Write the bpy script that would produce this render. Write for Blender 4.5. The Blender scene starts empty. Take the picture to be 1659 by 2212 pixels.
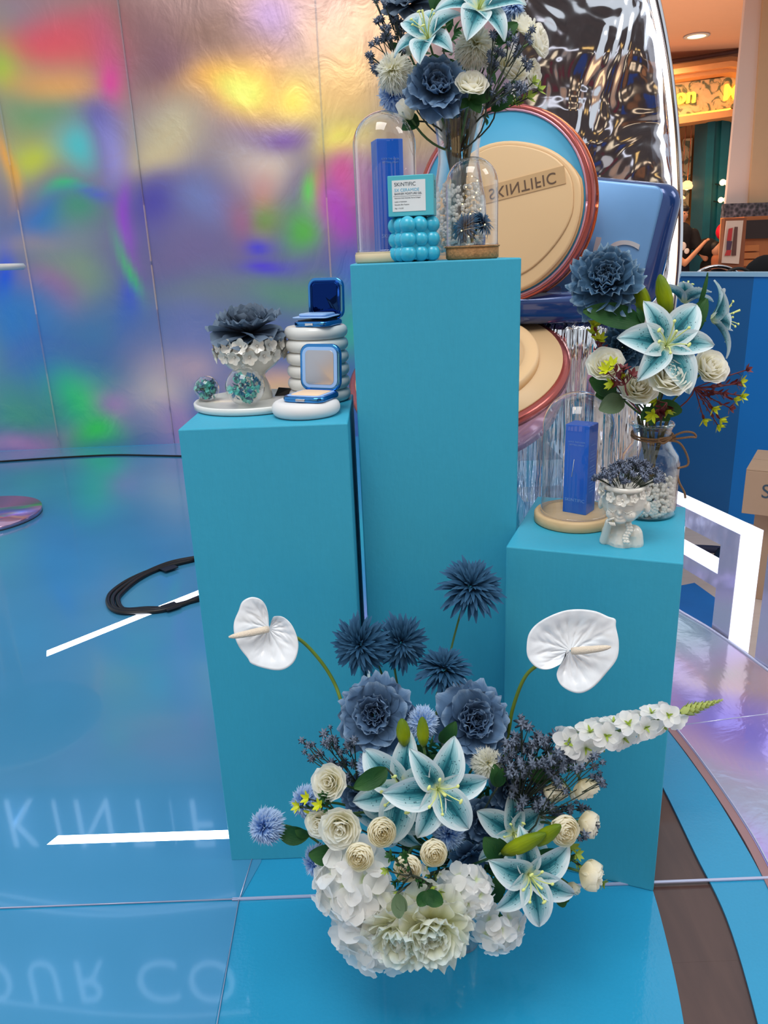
import bpy, math, random
from mathutils import Vector, Matrix, Euler, noise
random.seed(7)
PI = math.pi
SC = bpy.context.scene
COL = SC.collection

# ---------------------------------------------------------------- camera, world, lights, exposure
H = 1.25; PITCH = math.radians(18.4); ROLL = math.radians(2.29); FPX = 1661.0
FW = Vector((0, math.cos(PITCH), -math.sin(PITCH)))
_u = Vector((0, math.sin(PITCH), math.cos(PITCH))); _r = Vector((1, 0, 0))
RT = _r * math.cos(ROLL) - _u * math.sin(ROLL)
UP = _r * math.sin(ROLL) + _u * math.cos(ROLL)
EYE = Vector((0, 0, H))
cam = bpy.data.cameras.new('camera'); cam.sensor_fit = 'VERTICAL'; cam.sensor_height = 24
cam.lens = FPX / 2212 * 24; cam.clip_start = .02; cam.clip_end = 200
cob = bpy.data.objects.new('camera', cam); COL.objects.link(cob)
m = Matrix((RT, UP, -FW)).transposed().to_4x4(); m.translation = EYE
cob.matrix_world = m; SC.camera = cob

W = bpy.data.worlds.new('world'); SC.world = W; W.use_nodes = True
W.node_tree.nodes['Background'].inputs[0].default_value = (.86, .93, 1, 1)
W.node_tree.nodes['Background'].inputs[1].default_value = .62

def area(name, loc, target, size, power, col=(1, 1, 1), sy=None):
    l = bpy.data.lights.new(name, 'AREA'); l.energy = power; l.color = col; l.size = size
    if sy: l.shape = 'RECTANGLE'; l.size_y = sy
    o = bpy.data.objects.new(name, l); COL.objects.link(o); o.location = loc
    o.rotation_euler = (Vector(target) - Vector(loc)).to_track_quat('-Z', 'Y').to_euler()
    return o
area('atrium_light', (-.6, -.4, 5.2), (.1, 1.6, .3), 2.2, 105, (1, .98, .95))
area('side_atrium_light', (3.6, .5, 4.4), (.5, 2, .3), 1.6, 40, (1, .97, .93))
area('shop_light', (3.6, 11.5, 3.4), (3.8, 12.6, 0), 1.6, 75, (1, .66, .38))
area('ceiling_glow', (3.4, 9.4, .9), (3.4, 9.8, 4), 2.2, 55, (1, .62, .4))
SC.view_settings.view_transform = 'Standard'; SC.view_settings.look = 'None'
SC.view_settings.exposure = 0.35; SC.view_settings.gamma = 1; SC.view_settings.use_curve_mapping = False

def ray(x, y): return FW + RT * ((x - 829.5) / FPX) - UP * ((y - 1106) / FPX)
def at(x, y, Y): d = ray(x, y); return EYE + d * (Y / d.y)
def atz(x, y, z): d = ray(x, y); return EYE + d * ((z - H) / d.z)
def mpp(p): return (Vector(p) - EYE).dot(FW) / FPX          # metres per pixel at a point
def look(u, v, w): return (RT * u + UP * v - FW * w).normalized()

# ---------------------------------------------------------------- materials
def s2l(c): return tuple(((x / 255) / 12.92 if x / 255 <= .04045 else ((x / 255 + .055) / 1.055) ** 2.4) for x in c)
MATS = {}
class NT:
    def __init__(s, name):
        s.m = bpy.data.materials.new(name); s.m.use_nodes = True; s.t = s.m.node_tree
        s.n = s.t.nodes; s.b = s.n['Principled BSDF']; s.out = s.n['Material Output']
    def add(s, typ, **kw):
        n = s.n.new(typ)
        for k, v in kw.items():
            if k[0] == '_': setattr(n, k[1:], v)
            else: n.inputs[int(k[1:]) if k[0] == 'i' and k[1:].isdigit() else k].default_value = v
        return n
    def l(s, a, b): s.t.links.new(a, b)
    def math(s, op, a, b=None, c=None, clamp=False):
        n = s.n.new('ShaderNodeMath'); n.operation = op; n.use_clamp = clamp
        for i, v in enumerate((a, b, c)):
            if v is None: continue
            if isinstance(v, (int, float)): n.inputs[i].default_value = v
            else: s.l(v, n.inputs[i])
        return n.outputs[0]
    def mix(s, f, a, b):
        n = s.n.new('ShaderNodeMix'); n.data_type = 'RGBA'
        for i, v in ((0, f), (6, a), (7, b)):
            if isinstance(v, (int, float)): n.inputs[i].default_value = v
            elif isinstance(v, tuple): n.inputs[i].default_value = (*v[:3], 1)
            else: s.l(v, n.inputs[i])
        return n.outputs[2]
    def ramp(s, f, stops):
        n = s.n.new('ShaderNodeValToRGB'); e = n.color_ramp.elements
        while len(e) < len(stops): e.new(.5)
        for k, (p, c) in zip(e, stops): k.position = p; k.color = (*c[:3], 1)
        s.l(f, n.inputs[0]); return n.outputs[0]
    def noise(s, scale, detail=3, co=None, dist=0):
        n = s.add('ShaderNodeTexNoise', Scale=scale, Detail=detail, Distortion=dist)
        if co is not None: s.l(co, n.inputs['Vector'])
        return n.outputs['Fac']
    def obj(s, scale=None):
        c = s.n.new('ShaderNodeTexCoord').outputs['Object']
        if scale:
            mp = s.add('ShaderNodeMapping'); mp.inputs['Scale'].default_value = scale; s.l(c, mp.inputs[0]); c = mp.outputs[0]
        return c
    def uv(s):
        c = s.n.new('ShaderNodeTexCoord').outputs['UV']
        x = s.n.new('ShaderNodeSeparateXYZ'); s.l(c, x.inputs[0]); return c, x.outputs[0], x.outputs[1]
    def bump(s, h, strength=.3, dist=.01):
        n = s.add('ShaderNodeBump', Strength=strength, Distance=dist); s.l(h, n.inputs['Height']); s.l(n.outputs[0], s.b.inputs['Normal'])
    def col(s, c): s.l(c, s.b.inputs['Base Color'])
    def thin(s, k=.3):
        tr = s.n.new('ShaderNodeBsdfTranslucent'); src = s.b.inputs['Base Color'].links[0].from_socket; s.l(src, tr.inputs[0])
        mx = s.add('ShaderNodeMixShader', Fac=k); s.l(s.b.outputs[0], mx.inputs[1]); s.l(tr.outputs[0], mx.inputs[2]); s.l(mx.outputs[0], s.out.inputs[0])
    def fin(s, rough=.5, metal=0, ior=1.45, spec=None, sss=0, coat=0):
        b = s.b; b.inputs['Roughness'].default_value = rough; b.inputs['Metallic'].default_value = metal; b.inputs['IOR'].default_value = ior
        if spec is not None: b.inputs['Specular IOR Level'].default_value = spec
        if coat: b.inputs['Coat Weight'].default_value = coat; b.inputs['Coat Roughness'].default_value = .04
        return s.m

def mat(name, c, rough=.5, metal=0, var=.12, vs=9, bump=0, bs=60, coat=0, emit=0, spec=None):
    """plain procedural surface: colour with a light mottling"""
    if name in MATS: return MATS[name]
    t = NT(name); c = s2l(c); co = t.obj()
    d = tuple(x * (1 - var) for x in c); u = tuple(min(1, x * (1 + var)) for x in c)
    t.col(t.mix(t.noise(vs, 3, co), d, u))
    if bump: t.bump(t.noise(bs, 4, co), bump, .004)
    if emit:
        t.b.inputs['Emission Color'].default_value = (*c, 1); t.b.inputs['Emission Strength'].default_value = emit
    MATS[name] = t.fin(rough, metal, coat=coat, spec=spec); return MATS[name]

def grad(name, stops, rough=.7, streak=.18, bump=.25, sc=14):
    """petal: colour runs from base (v=0) to edge (v=1) with fine veins along it"""
    if name in MATS: return MATS[name]
    t = NT(name); uv, u, v = t.uv()
    mp = t.add('ShaderNodeMapping'); mp.inputs['Scale'].default_value = (sc, 1.5, 1); t.l(uv, mp.inputs[0])
    n = t.noise(3, 3, mp.outputs[0])
    vv = t.math('ADD', v, t.math('MULTIPLY', t.math('SUBTRACT', n, .5), streak))
    t.col(t.ramp(vv, [(p, s2l(c)) for p, c in stops]))
    t.bump(n, bump, .002)
    MATS[name] = t.fin(rough, 0, spec=.3); t.thin(.5 if name[:5] in ('cream', 'white', 'ivory', 'pale_') else .3); return MATS[name]

def lily_mat():
    t = NT('lily_petal'); uv, u, v = t.uv()
    mid = t.math('SUBTRACT', 1, t.math('ABSOLUTE', t.math('SUBTRACT', t.math('MULTIPLY', u, 2), 1)))
    mp = t.add('ShaderNodeMapping'); mp.inputs['Scale'].default_value = (26, 1.6, 1); t.l(uv, mp.inputs[0])
    st = t.noise(2.2, 4, mp.outputs[0])
    along = t.math('MULTIPLY', t.math('POWER', t.math('SUBTRACT', 1.08, v, clamp=True), .7), t.math('ADD', .15, t.math('MULTIPLY', v, 3), clamp=True), clamp=True)
    k = t.math('MULTIPLY', t.math('ADD', t.math('MULTIPLY', mid, 1.4), t.math('MULTIPLY', t.math('SUBTRACT', st, .5), 1.3)), along)
    c = t.ramp(k, [(.12, s2l((226, 238, 242))), (.42, s2l((160, 206, 214))), (.74, s2l((56, 140, 152))), (1, s2l((10, 96, 112)))])
    rib = t.math('GREATER_THAN', mid, .93)
    c = t.mix(t.math('MULTIPLY', rib, .55), c, s2l((10, 84, 100)))
    vo = t.add('ShaderNodeTexVoronoi', Scale=1.0); mp2 = t.add('ShaderNodeMapping'); mp2.inputs['Scale'].default_value = (11, 22, 1)
    t.l(uv, mp2.inputs[0]); t.l(mp2.outputs[0], vo.inputs['Vector'])
    sp = t.math('LESS_THAN', vo.outputs['Distance'], .26)
    msk = t.math('MULTIPLY', t.math('LESS_THAN', v, .62), t.math('MULTIPLY', t.math('GREATER_THAN', v, .14), t.math('GREATER_THAN', mid, .3)))
    c = t.mix(t.math('MULTIPLY', t.math('MULTIPLY', sp, msk), .75), c, s2l((6, 70, 88)))
    pale = t.math('SUBTRACT', 1, t.math('MULTIPLY', v, 7), clamp=True)
    c = t.mix(pale, c, s2l((225, 235, 180)))
    t.col(c); t.bump(st, .3, .002); m_ = t.fin(.5, spec=.35); t.thin(.22); return m_

def glass_mat(name, tint=(1, 1, 1), base=.04, edge=1.0, pw=2.6, rough=.0):
    """thin clear wall: see-through face-on, reflecting towards the rim"""
    t = NT(name); t.n.remove(t.b)
    lw = t.add('ShaderNodeLayerWeight', Blend=.5)
    f = t.math('ADD', t.math('MULTIPLY', t.math('POWER', lw.outputs['Facing'], pw), edge), base, clamp=True)
    tr = t.add('ShaderNodeBsdfTransparent'); gl = t.add('ShaderNodeBsdfGlossy', Roughness=rough)
    dk = t.math('POWER', lw.outputs['Facing'], 5.0)
    t.l(t.mix(dk, tuple(x * .97 for x in tint), tuple(x * .62 for x in tint)), tr.inputs[0]); gl.inputs[0].default_value = (1, 1, 1, 1)
    mx = t.add('ShaderNodeMixShader'); t.l(f, mx.inputs[0]); t.l(tr.outputs[0], mx.inputs[1]); t.l(gl.outputs[0], mx.inputs[2])
    t.l(mx.outputs[0], t.out.inputs[0]); return t.m

def paint_mat(name, c, rough=.5, gloss=0):
    t = NT(name); c = s2l(c)
    a = t.noise(3.0, 4, t.obj((1, 1, .35))); b = t.noise(30, 3, t.obj((6, 6, 1)))
    f = t.math('ADD', t.math('MULTIPLY', a, .7), t.math('MULTIPLY', b, .3))
    t.col(t.mix(f, tuple(x * .86 for x in c), tuple(min(1, x * 1.14) for x in c)))
    t.bump(t.math('ADD', t.noise(90, 3, t.obj()), t.math('MULTIPLY', b, .6)), .12, .003)
    return t.fin(rough, spec=.4, coat=gloss)

def wood_mat(name, c1, c2, scale=(1, 14, 14), rough=.55, coat=0):
    t = NT(name); co = t.obj(scale); n = t.noise(4, 5, co, .6)
    t.col(t.mix(n, s2l(c1), s2l(c2))); t.bump(n, .15, .002); return t.fin(rough, coat=coat)

def holo_mat(name, rough, metal, attr=True):
    t = NT(name); a = t.add('ShaderNodeVertexColor', _layer_name='film'); t.col(a.outputs[0])
    big = t.noise(5.5, 4, t.obj((1, 1, .7)), .8); fine = t.noise(70, 3, t.obj())
    t.bump(t.math('ADD', big, t.math('MULTIPLY', fine, .05)), .14, .03)
    return t.fin(rough, metal)

M = {}
M['teal'] = paint_mat('teal_paint', (58, 166, 196), .5)
M['floorblue'] = paint_mat('glossy_blue_floor', (40, 150, 194), .08, .6)
M['lily'] = lily_mat()
M['glass'] = glass_mat('clear_glass')
M['acrylic'] = glass_mat('clear_acrylic', (.96, .98, 1), .06, .6, 2.5)
M['pinkacrylic'] = glass_mat('pink_acrylic', (.9, .66, .7), .12, .5, 2.0)
M['chrome'] = mat('chrome', (225, 225, 230), .08, 1, .03)
M['white'] = mat('white_ceramic', (226, 226, 222), .32, 0, .03, coat=.3)
M['pearlwhite'] = mat('pearly_white_ceramic', (222, 218, 208), .2, 0, .04, coat=.6)
M['matwhite'] = mat('matt_white_plaster', (222, 220, 220), .6, 0, .03)
M['stem'] = mat('stem_green', (74, 104, 52), .5, var=.25)
M['anthstem'] = mat('olive_stem', (98, 122, 38), .45, var=.3, vs=25)
M['darkstem'] = mat('dark_stem', (52, 62, 48), .6, var=.3)
M['leaf'] = grad('green_leaf', [(0, (44, 88, 40)), (.5, (38, 84, 44)), (1, (66, 112, 58))], .42, .5, .4, 10)
M['greyleaf'] = grad('grey_green_leaf', [(0, (88, 112, 78)), (1, (120, 142, 110))], .7, .6, .4, 10)
M['bud'] = grad('lily_bud', [(0, (120, 138, 40)), (.4, (160, 178, 18)), (1, (104, 134, 34))], .35, .35, .5, 8)
M['peony'] = grad('dusty_blue_petal', [(0, (36, 56, 84)), (.45, (70, 98, 132)), (.85, (98, 130, 166)), (1, (146, 172, 200))])
M['peonyslate'] = grad('slate_blue_petal', [(0, (44, 56, 74)), (.5, (82, 100, 122)), (1, (122, 140, 160))])
M['peonydeep'] = grad('blue_carnation_petal', [(0, (32, 58, 86)), (.5, (62, 98, 130)), (.9, (84, 122, 156)), (1, (150, 178, 200))])
M['aster'] = grad('navy_aster_petal', [(0, (14, 36, 58)), (.5, (32, 74, 108)), (1, (62, 108, 144))], .7, .3)
M['pomblue'] = grad('light_blue_petal', [(0, (70, 120, 200)), (.45, (128, 172, 226)), (1, (196, 216, 240))])
M['pomwhite'] = grad('ivory_petal', [(0, (224, 220, 150)), (.4, (238, 236, 216)), (1, (246, 245, 236))])
M['rose'] = grad('white_rose_petal', [(0, (246, 240, 200)), (.5, (250, 247, 230)), (1, (252, 250, 242))], .75, .2)
M['cream'] = grad('cream_petal', [(0, (252, 240, 196)), (.5, (254, 247, 222)), (1, (255, 251, 236))], .75, .15)
M['hyd'] = grad('white_hydrangea_petal', [(0, (220, 232, 180)), (.22, (248, 247, 242)), (1, (253, 251, 250))], .75, .1)
M['wpeony'] = grad('pale_yellow_peony_petal', [(0, (240, 236, 170)), (.5, (240, 241, 212)), (1, (246, 248, 240))], .75, .2)
M['spathe'] = None
M['yellow'] = mat('yellow_green_bloom', (196, 204, 24), .5, var=.2)
M['maroon'] = mat('maroon_bract', (116, 46, 50), .5, var=.25)
M['stamen'] = mat('pale_yellow_stamen', (218, 226, 140), .5)
M['statice'] = mat('slate_blue_statice', (108, 120, 140), .7, var=.35, vs=160)
M['lime'] = mat('lime_green_filler', (150, 172, 66), .55, var=.25)
M['orange'] = mat('orange_centre', (190, 110, 40), .6)
M['black'] = mat('black_rubber', (18, 18, 20), .4)
M['darkcloth'] = mat('black_cloth', (10, 10, 13), .9)
M['bluechrome'] = mat('blue_chrome', (70, 140, 205), .1, 1, .04)
M['navychrome'] = mat('navy_chrome', (26, 66, 140), .1, 1, .04)
M['lightblue'] = mat('light_blue_plastic', (150, 188, 236), .35)
M['powder'] = mat('pressed_powder', (232, 200, 168), .85)
M['beige'] = mat('beige_lacquer', (232, 194, 146), .38, var=.03, vs=3)
M['beige2'] = mat('tan_reflected_lacquer', (208, 168, 120), .4, var=.03, vs=3)
M['rosemetal'] = mat('rose_copper', (176, 92, 86), .22, .75, .04)
M['copper'] = mat('copper_edge', (214, 116, 78), .15, 1, .04)
M['pinkshell'] = mat('pink_pearl_shell', (206, 150, 168), .22, .35, .05, coat=.6)
M['skyreflect'] = mat('sky_blue_reflection', (84, 168, 206), .25, 0, .05, 2)
M['navy'] = mat('navy_lacquer', (26, 58, 116), .18, .3, .08, 3, coat=.7)
M['paleblueface'] = mat('pale_blue_pearl_face', (96, 142, 190), .3, .35, .16, 5, coat=.4)
M['silverletter'] = mat('silver_lettering', (214, 214, 220), .25, .6)
M['darkletter'] = mat('dark_brown_lettering', (104, 80, 62), .5)
M['inkgrey'] = mat('dark_print', (50, 70, 84), .5)
M['inkblue'] = mat('sky_blue_print', (80, 180, 214), .5)
M['palesilver'] = mat('pale_foil_print', (120, 168, 232), .3, .3)
M['boxblue'] = mat('deep_blue_carton', (20, 100, 210), .3, .2, .12, 3, coat=.3)
M['boxteal'] = mat('aqua_carton', (78, 184, 198), .4)
M['label'] = mat('white_print_panel', (226, 230, 230), .5)
M['candle'] = mat('aqua_wax', (54, 178, 208), .32, var=.05, coat=.3)
M['wood'] = wood_mat('pale_pine', (226, 196, 152), (202, 166, 118))
M['plainwood'] = mat('pale_sealed_wood', (226, 204, 166), .5)
M['cork'] = mat('cork', (176, 128, 82), .9, var=.45, vs=170, bump=.6, bs=200)
M['pearl'] = mat('pearl_beads', (252, 249, 240), .25, 0, .05, coat=.7)
M['darkbase'] = wood_mat('dark_wood_floor', (66, 46, 44), (96, 70, 62), (9, 1.2, 1), .3, .5)
M['tanfloor'] = wood_mat('light_stone_planks', (176, 158, 148), (198, 182, 172), (1, 6, 1), .4)
M['mallwhite'] = mat('cream_marble_column', (226, 208, 200), .35, var=.05, vs=1.5)
M['tancol'] = mat('beige_stone', (206, 176, 140), .45, var=.04)
M['peach'] = mat('peach_plaster', (236, 190, 160), .8, var=.02)
M['tealwood'] = mat('dark_teal_panelling', (8, 84, 100), .5, var=.15)
M['oak'] = mat('warm_oak_panelling', (176, 118, 66), .5, var=.2, vs=4)
M['gold'] = mat('lit_gold_lettering', (255, 206, 70), .4, emit=1.1)
M['glowlamp'] = mat('lit_globe', (255, 226, 150), .4, emit=3.5)
M['glowstrip'] = mat('white_glow', (236, 242, 255), .4, emit=5)
M['glowletter'] = mat('lit_letter_side', (232, 236, 255), .5, emit=.62)
M['signglow'] = mat('lit_sign_letter', (200, 224, 255), .5, emit=3.2)
M['lilac'] = mat('lilac_mirror_face', (196, 198, 226), .12, .35, .04, 3, coat=.6)
M['skin'] = mat('skin', (198, 142, 112), .6)
M['hair'] = mat('black_hair', (20, 16, 18), .6)
M['red'] = mat('red_balloon', (222, 24, 50), .3)
M['card'] = mat('brown_cardboard', (168, 138, 112), .8, var=.08)
M['twine'] = mat('jute_twine', (146, 110, 78), .9, var=.35, vs=300, bump=.6, bs=500)
M['bluewall'] = mat('blue_painted_partition', (14, 118, 196), .5, var=.1, vs=2)
M['greyblue'] = mat('partition_trim', (150, 190, 214), .5)
M['tealfleck'] = mat('aqua_dried_flower', (92, 190, 180), .7, var=.2)
M['bluefleck'] = mat('blue_dried_flower', (40, 96, 130), .7, var=.2)
M['wire'] = mat('silver_wire', (210, 205, 190), .3, 1)
M['fairy'] = mat('warm_fairy_light', (255, 214, 120), .4, emit=9)

t = NT('anthurium_spathe'); uv, u, v = t.uv()
w_ = t.add('ShaderNodeTexWave', Scale=5, Distortion=3.5); w_.inputs['Detail'].default_value = 2; t.l(t.obj((1, 1, 1)), w_.inputs[0])
t.col(t.mix(t.noise(4, 2, t.obj()), s2l((226, 232, 238)), s2l((244, 246, 250)))); t.bump(w_.outputs['Fac'], .25, .03)
M['spathe'] = t.fin(.26, coat=.4)
t = NT('mosaic_black'); vo = t.add('ShaderNodeTexVoronoi', Scale=26); t.l(t.obj(), vo.inputs['Vector'])
t.col(t.mix(t.math('POWER', vo.outputs['Distance'], 2), s2l((30, 32, 40)), s2l((120, 120, 135)))); M['mosaic'] = t.fin(.35)
t = NT('leafy_wallpaper'); vo = t.noise(7, 5, t.obj(), 1.5)
t.col(t.ramp(vo, [(.4, s2l((226, 196, 150))), (.52, s2l((216, 186, 140))), (.58, s2l((120, 122, 96))), (.7, s2l((96, 108, 96)))])); M['paper'] = t.fin(.7)
t = NT('hammered_mirror'); co = t.obj()
n = t.noise(2.6, 2, co, 1.1); n2 = t.noise(9, 1, co, .5)
t.b.inputs['Base Color'].default_value = (.82, .82, .86, 1); t.bump(t.math('ADD', n, t.math('MULTIPLY', n2, .16)), .6, .09); M['hammered'] = t.fin(.09, 1)
t = NT('silver_foil_cloth'); n = t.noise(3, 3, t.obj((9, 9, .7)), .4)
t.b.inputs['Base Color'].default_value = (.84, .85, .88, 1); t.bump(n, .8, .05); M['foil'] = t.fin(.07, 1)
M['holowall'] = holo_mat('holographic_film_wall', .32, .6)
M['holofloor'] = holo_mat('holographic_film_floor', .14, .35)

# ---------------------------------------------------------------- mesh helpers
def mk(name, vs, fs, mt=None, smooth=True, uvs=None):
    me = bpy.data.meshes.new(name); me.from_pydata([tuple(v) for v in vs], [], fs)
    if uvs:
        l = me.uv_layers.new(name='UVMap')
        flat = []
        for p in me.loops: flat += uvs[p.vertex_index]
        l.data.foreach_set('uv', flat)
    if smooth: me.polygons.foreach_set('use_smooth', [True] * len(me.polygons))
    if mt is not None: me.materials.append(M[mt] if isinstance(mt, str) else mt)
    me.update(); return me
def link(name, me, parent=None, mw=None, loc=None, rot=None, sc=None):
    o = bpy.data.objects.new(name, me); COL.objects.link(o)
    if parent is not None: o.parent = parent
    if mw is not None: o.matrix_local = mw
    if loc is not None: o.location = loc
    if rot is not None: o.rotation_euler = rot
    if sc is not None: o.scale = (sc,) * 3 if isinstance(sc, (int, float)) else sc
    return o
def tag(o, label, cat, group=None):
    o['label'] = label; o['category'] = cat
    if group: o['group'] = group
    return o
def stuff(o): o['kind'] = 'stuff'; return o
def struct(o): o['kind'] = 'structure'; return o
def thing(name, label, cat, loc=(0, 0, 0), rz=0, group=None, mw=None):
    o = bpy.data.objects.new(name, None); o.empty_display_size = .02; COL.objects.link(o)
    if mw is not None: o.matrix_world = mw; o['_m'] = 1; del o['_m']
    else: o.location = loc; o.rotation_euler = (0, 0, rz)
    return tag(o, label, cat, group)
def wchild(name, me, parent, M0):
    """child whose mesh is given in world coordinates; M0 = the parent's world matrix"""
    o = link(name, me, parent); o.matrix_parent_inverse = M0.inverted(); return o

class G:
    """collects geometry for one mesh"""
    def __init__(s): s.v = []; s.f = []; s.uv = []
    def add(s, vs, fs, uvs=None, mw=None):
        b = len(s.v)
        s.v += [(mw @ Vector(v)) if mw is not None else Vector(v) for v in vs]
        s.f += [tuple(i + b for i in f) for f in fs]
        s.uv += uvs if uvs else [(0.5, 0.5)] * len(vs)
        return s
    def me(s, name, mt, smooth=True): return mk(name, s.v, s.f, mt, smooth, s.uv)
def boxg(sx, sy, sz, c=(0, 0, 0), bev=0):
    """box centred in x,y with its base at c.z; optional bevelled edges"""
    if not bev:
        vs = [(c[0] + a * sx / 2, c[1] + b * sy / 2, c[2] + d * sz) for d in (0, 1) for a, b in ((-1, -1), (1, -1), (1, 1), (-1, 1))]
        return vs, [(3, 2, 1, 0), (4, 5, 6, 7), (0, 1, 5, 4), (1, 2, 6, 5), (2, 3, 7, 6), (3, 0, 4, 7)]
    r = [(-sx / 2, -sy / 2), (sx / 2, -sy / 2), (sx / 2, sy / 2), (-sx / 2, sy / 2)]
    return rprism(rrect(sx, sy, bev, 2), sz, bev, c)
def rrect(sx, sy, r, n=5):
    pts = []
    for k, (cx, cy) in enumerate(((1, 1), (-1, 1), (-1, -1), (1, -1))):
        for i in range(n + 1):
            a = PI / 2 * (k + i / n); pts.append((cx * (sx / 2 - r) + r * math.cos(a), cy * (sy / 2 - r) + r * math.sin(a)))
    return pts
def rprism(out, h, b, c=(0, 0, 0), steps=2):
    """extrude outline with rounded top and bottom edges"""
    n = len(out); vs = []; mx = max(abs(p[0]) for p in out); my = max(abs(p[1]) for p in out)
    rings = []
    for i in range(steps + 1):
        a = PI / 2 * i / steps; rings.append((b * (1 - math.sin(a)), b * (1 - math.cos(a))))
    lv = rings + [(d, h - z) for d, z in reversed(rings)]
    for d, z in lv:
        for x, y in out: vs.append((c[0] + x * (mx - d) / mx, c[1] + y * (my - d) / my, c[2] + z))
    fs = [tuple(range(n))[::-1], tuple(range((len(lv) - 1) * n, len(lv) * n))]
    for k in range(len(lv) - 1):
        for i in range(n): j = (i + 1) % n; fs.append((k * n + i, k * n + j, (k + 1) * n + j, (k + 1) * n + i))
    return vs, fs
def box(sx, sy, sz, mt, c=(0, 0, 0), bev=0, name='box'):
    v, f = boxg(sx, sy, sz, c, bev); return mk(name, v, f, mt, False)
def lathe(prof, n=40, c=(0, 0, 0), cap=True, wob=None):
    vs = []; fs = []
    for r, z in prof:
        for i in range(n):
            a = 2 * PI * i / n; rr = r * (wob(a, z) if wob else 1)
            vs.append((c[0] + rr * math.cos(a), c[1] + rr * math.sin(a), c[2] + z))
    for k in range(len(prof) - 1):
        for i in range(n): j = (i + 1) % n; fs.append((k * n + i, k * n + j, (k + 1) * n + j, (k + 1) * n + i))
    if cap: fs += [tuple(range(n))[::-1], tuple(range((len(prof) - 1) * n, len(prof) * n))]
    return vs, fs
def tubeg(pts, r, n=6, cap=True):
    pts = [Vector(p) for p in pts]; vs = []; fs = []; N = len(pts)
    rr = r if isinstance(r, (list, tuple)) else [r] * N
    up = Vector((0, 0, 1)); pa = None
    for i, p in enumerate(pts):
        t = (pts[min(i + 1, N - 1)] - pts[max(i - 1, 0)]).normalized()
        if pa is None:
            pa = t.cross(up if abs(t.z) < .9 else Vector((1, 0, 0))).normalized()
        else: pa = (pa - t * pa.dot(t)).normalized()
        pb = t.cross(pa)
        for k in range(n):
            a = 2 * PI * k / n; vs.append(p + (pa * math.cos(a) + pb * math.sin(a)) * rr[i])
    for i in range(N - 1):
        for k in range(n): j = (k + 1) % n; fs.append((i * n + k, i * n + j, (i + 1) * n + j, (i + 1) * n + k))
    if cap: fs += [tuple(range(n))[::-1], tuple(range((N - 1) * n, N * n))]
    return vs, fs
def bez(a, b, c, n=8):
    a, b, c = Vector(a), Vector(b), Vector(c)
    return [a * (1 - t) ** 2 + b * 2 * t * (1 - t) + c * t * t for t in (i / n for i in range(n + 1))]
def catm(P, n=6):
    P = [Vector(p) for p in P]; P = [P[0] * 2 - P[1]] + P + [P[-1] * 2 - P[-2]]; out = []
    for i in range(1, len(P) - 2):
        for k in range(n):
            t = k / n; a, b, c, d = P[i - 1], P[i], P[i + 1], P[i + 2]
            out.append(.5 * ((2 * b) + (c - a) * t + (2 * a - 5 * b + 4 * c - d) * t * t + (3 * b - a - 3 * c + d) * t ** 3))
    return out + [P[-2]]
def tube(pts, r, mt, n=6, name='tube'): v, f = tubeg(pts, r, n); return mk(name, v, f, mt)
def sph(r, n=12, c=(0, 0, 0), sc=(1, 1, 1)):
    prof = [(r * math.sin(PI * i / n), -r * math.cos(PI * i / n)) for i in range(n + 1)]
    prof[0] = (r * .02, -r); prof[-1] = (r * .02, r)
    v, f = lathe(prof, max(8, n)); return [(a * sc[0] + c[0], b * sc[1] + c[1], d * sc[2] + c[2]) for a, b, d in v], f
def flat(pts, z0, z1, mt, name='sheet'):
    n = len(pts); vs = [(x, y, z0) for x, y in pts] + [(x, y, z1) for x, y in pts]
    fs = [tuple(range(n))[::-1], tuple(range(n, 2 * n))] + [(i, (i + 1) % n, n + (i + 1) % n, n + i) for i in range(n)]
    return mk(name, vs, fs, mt, False)
def text(s, size, mt, ext=.001, sx=1, flipy=False, align='CENTER', name='lettering', spacing=1.0, off=0):
    """lettering in the XZ plane facing -Y, centred on the origin"""
    cu = bpy.data.curves.new(name, 'FONT'); cu.body = s; cu.size = size; cu.extrude = ext; cu.align_x = align; cu.align_y = 'CENTER'
    cu.space_character = spacing; cu.offset = off
    o = bpy.data.objects.new('tmp', cu); COL.objects.link(o)
    bpy.context.view_layer.update()
    me = bpy.data.meshes.new_from_object(o.evaluated_get(bpy.context.evaluated_depsgraph_get()))
    bpy.data.objects.remove(o)
    for v in me.vertices:
        x, y, z = v.co; v.co = (x * sx, -z, -y if flipy else y)
    if flipy: me.flip_normals()
    me.materials.clear(); me.materials.append(M[mt]); me.name = name; return me
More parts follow.
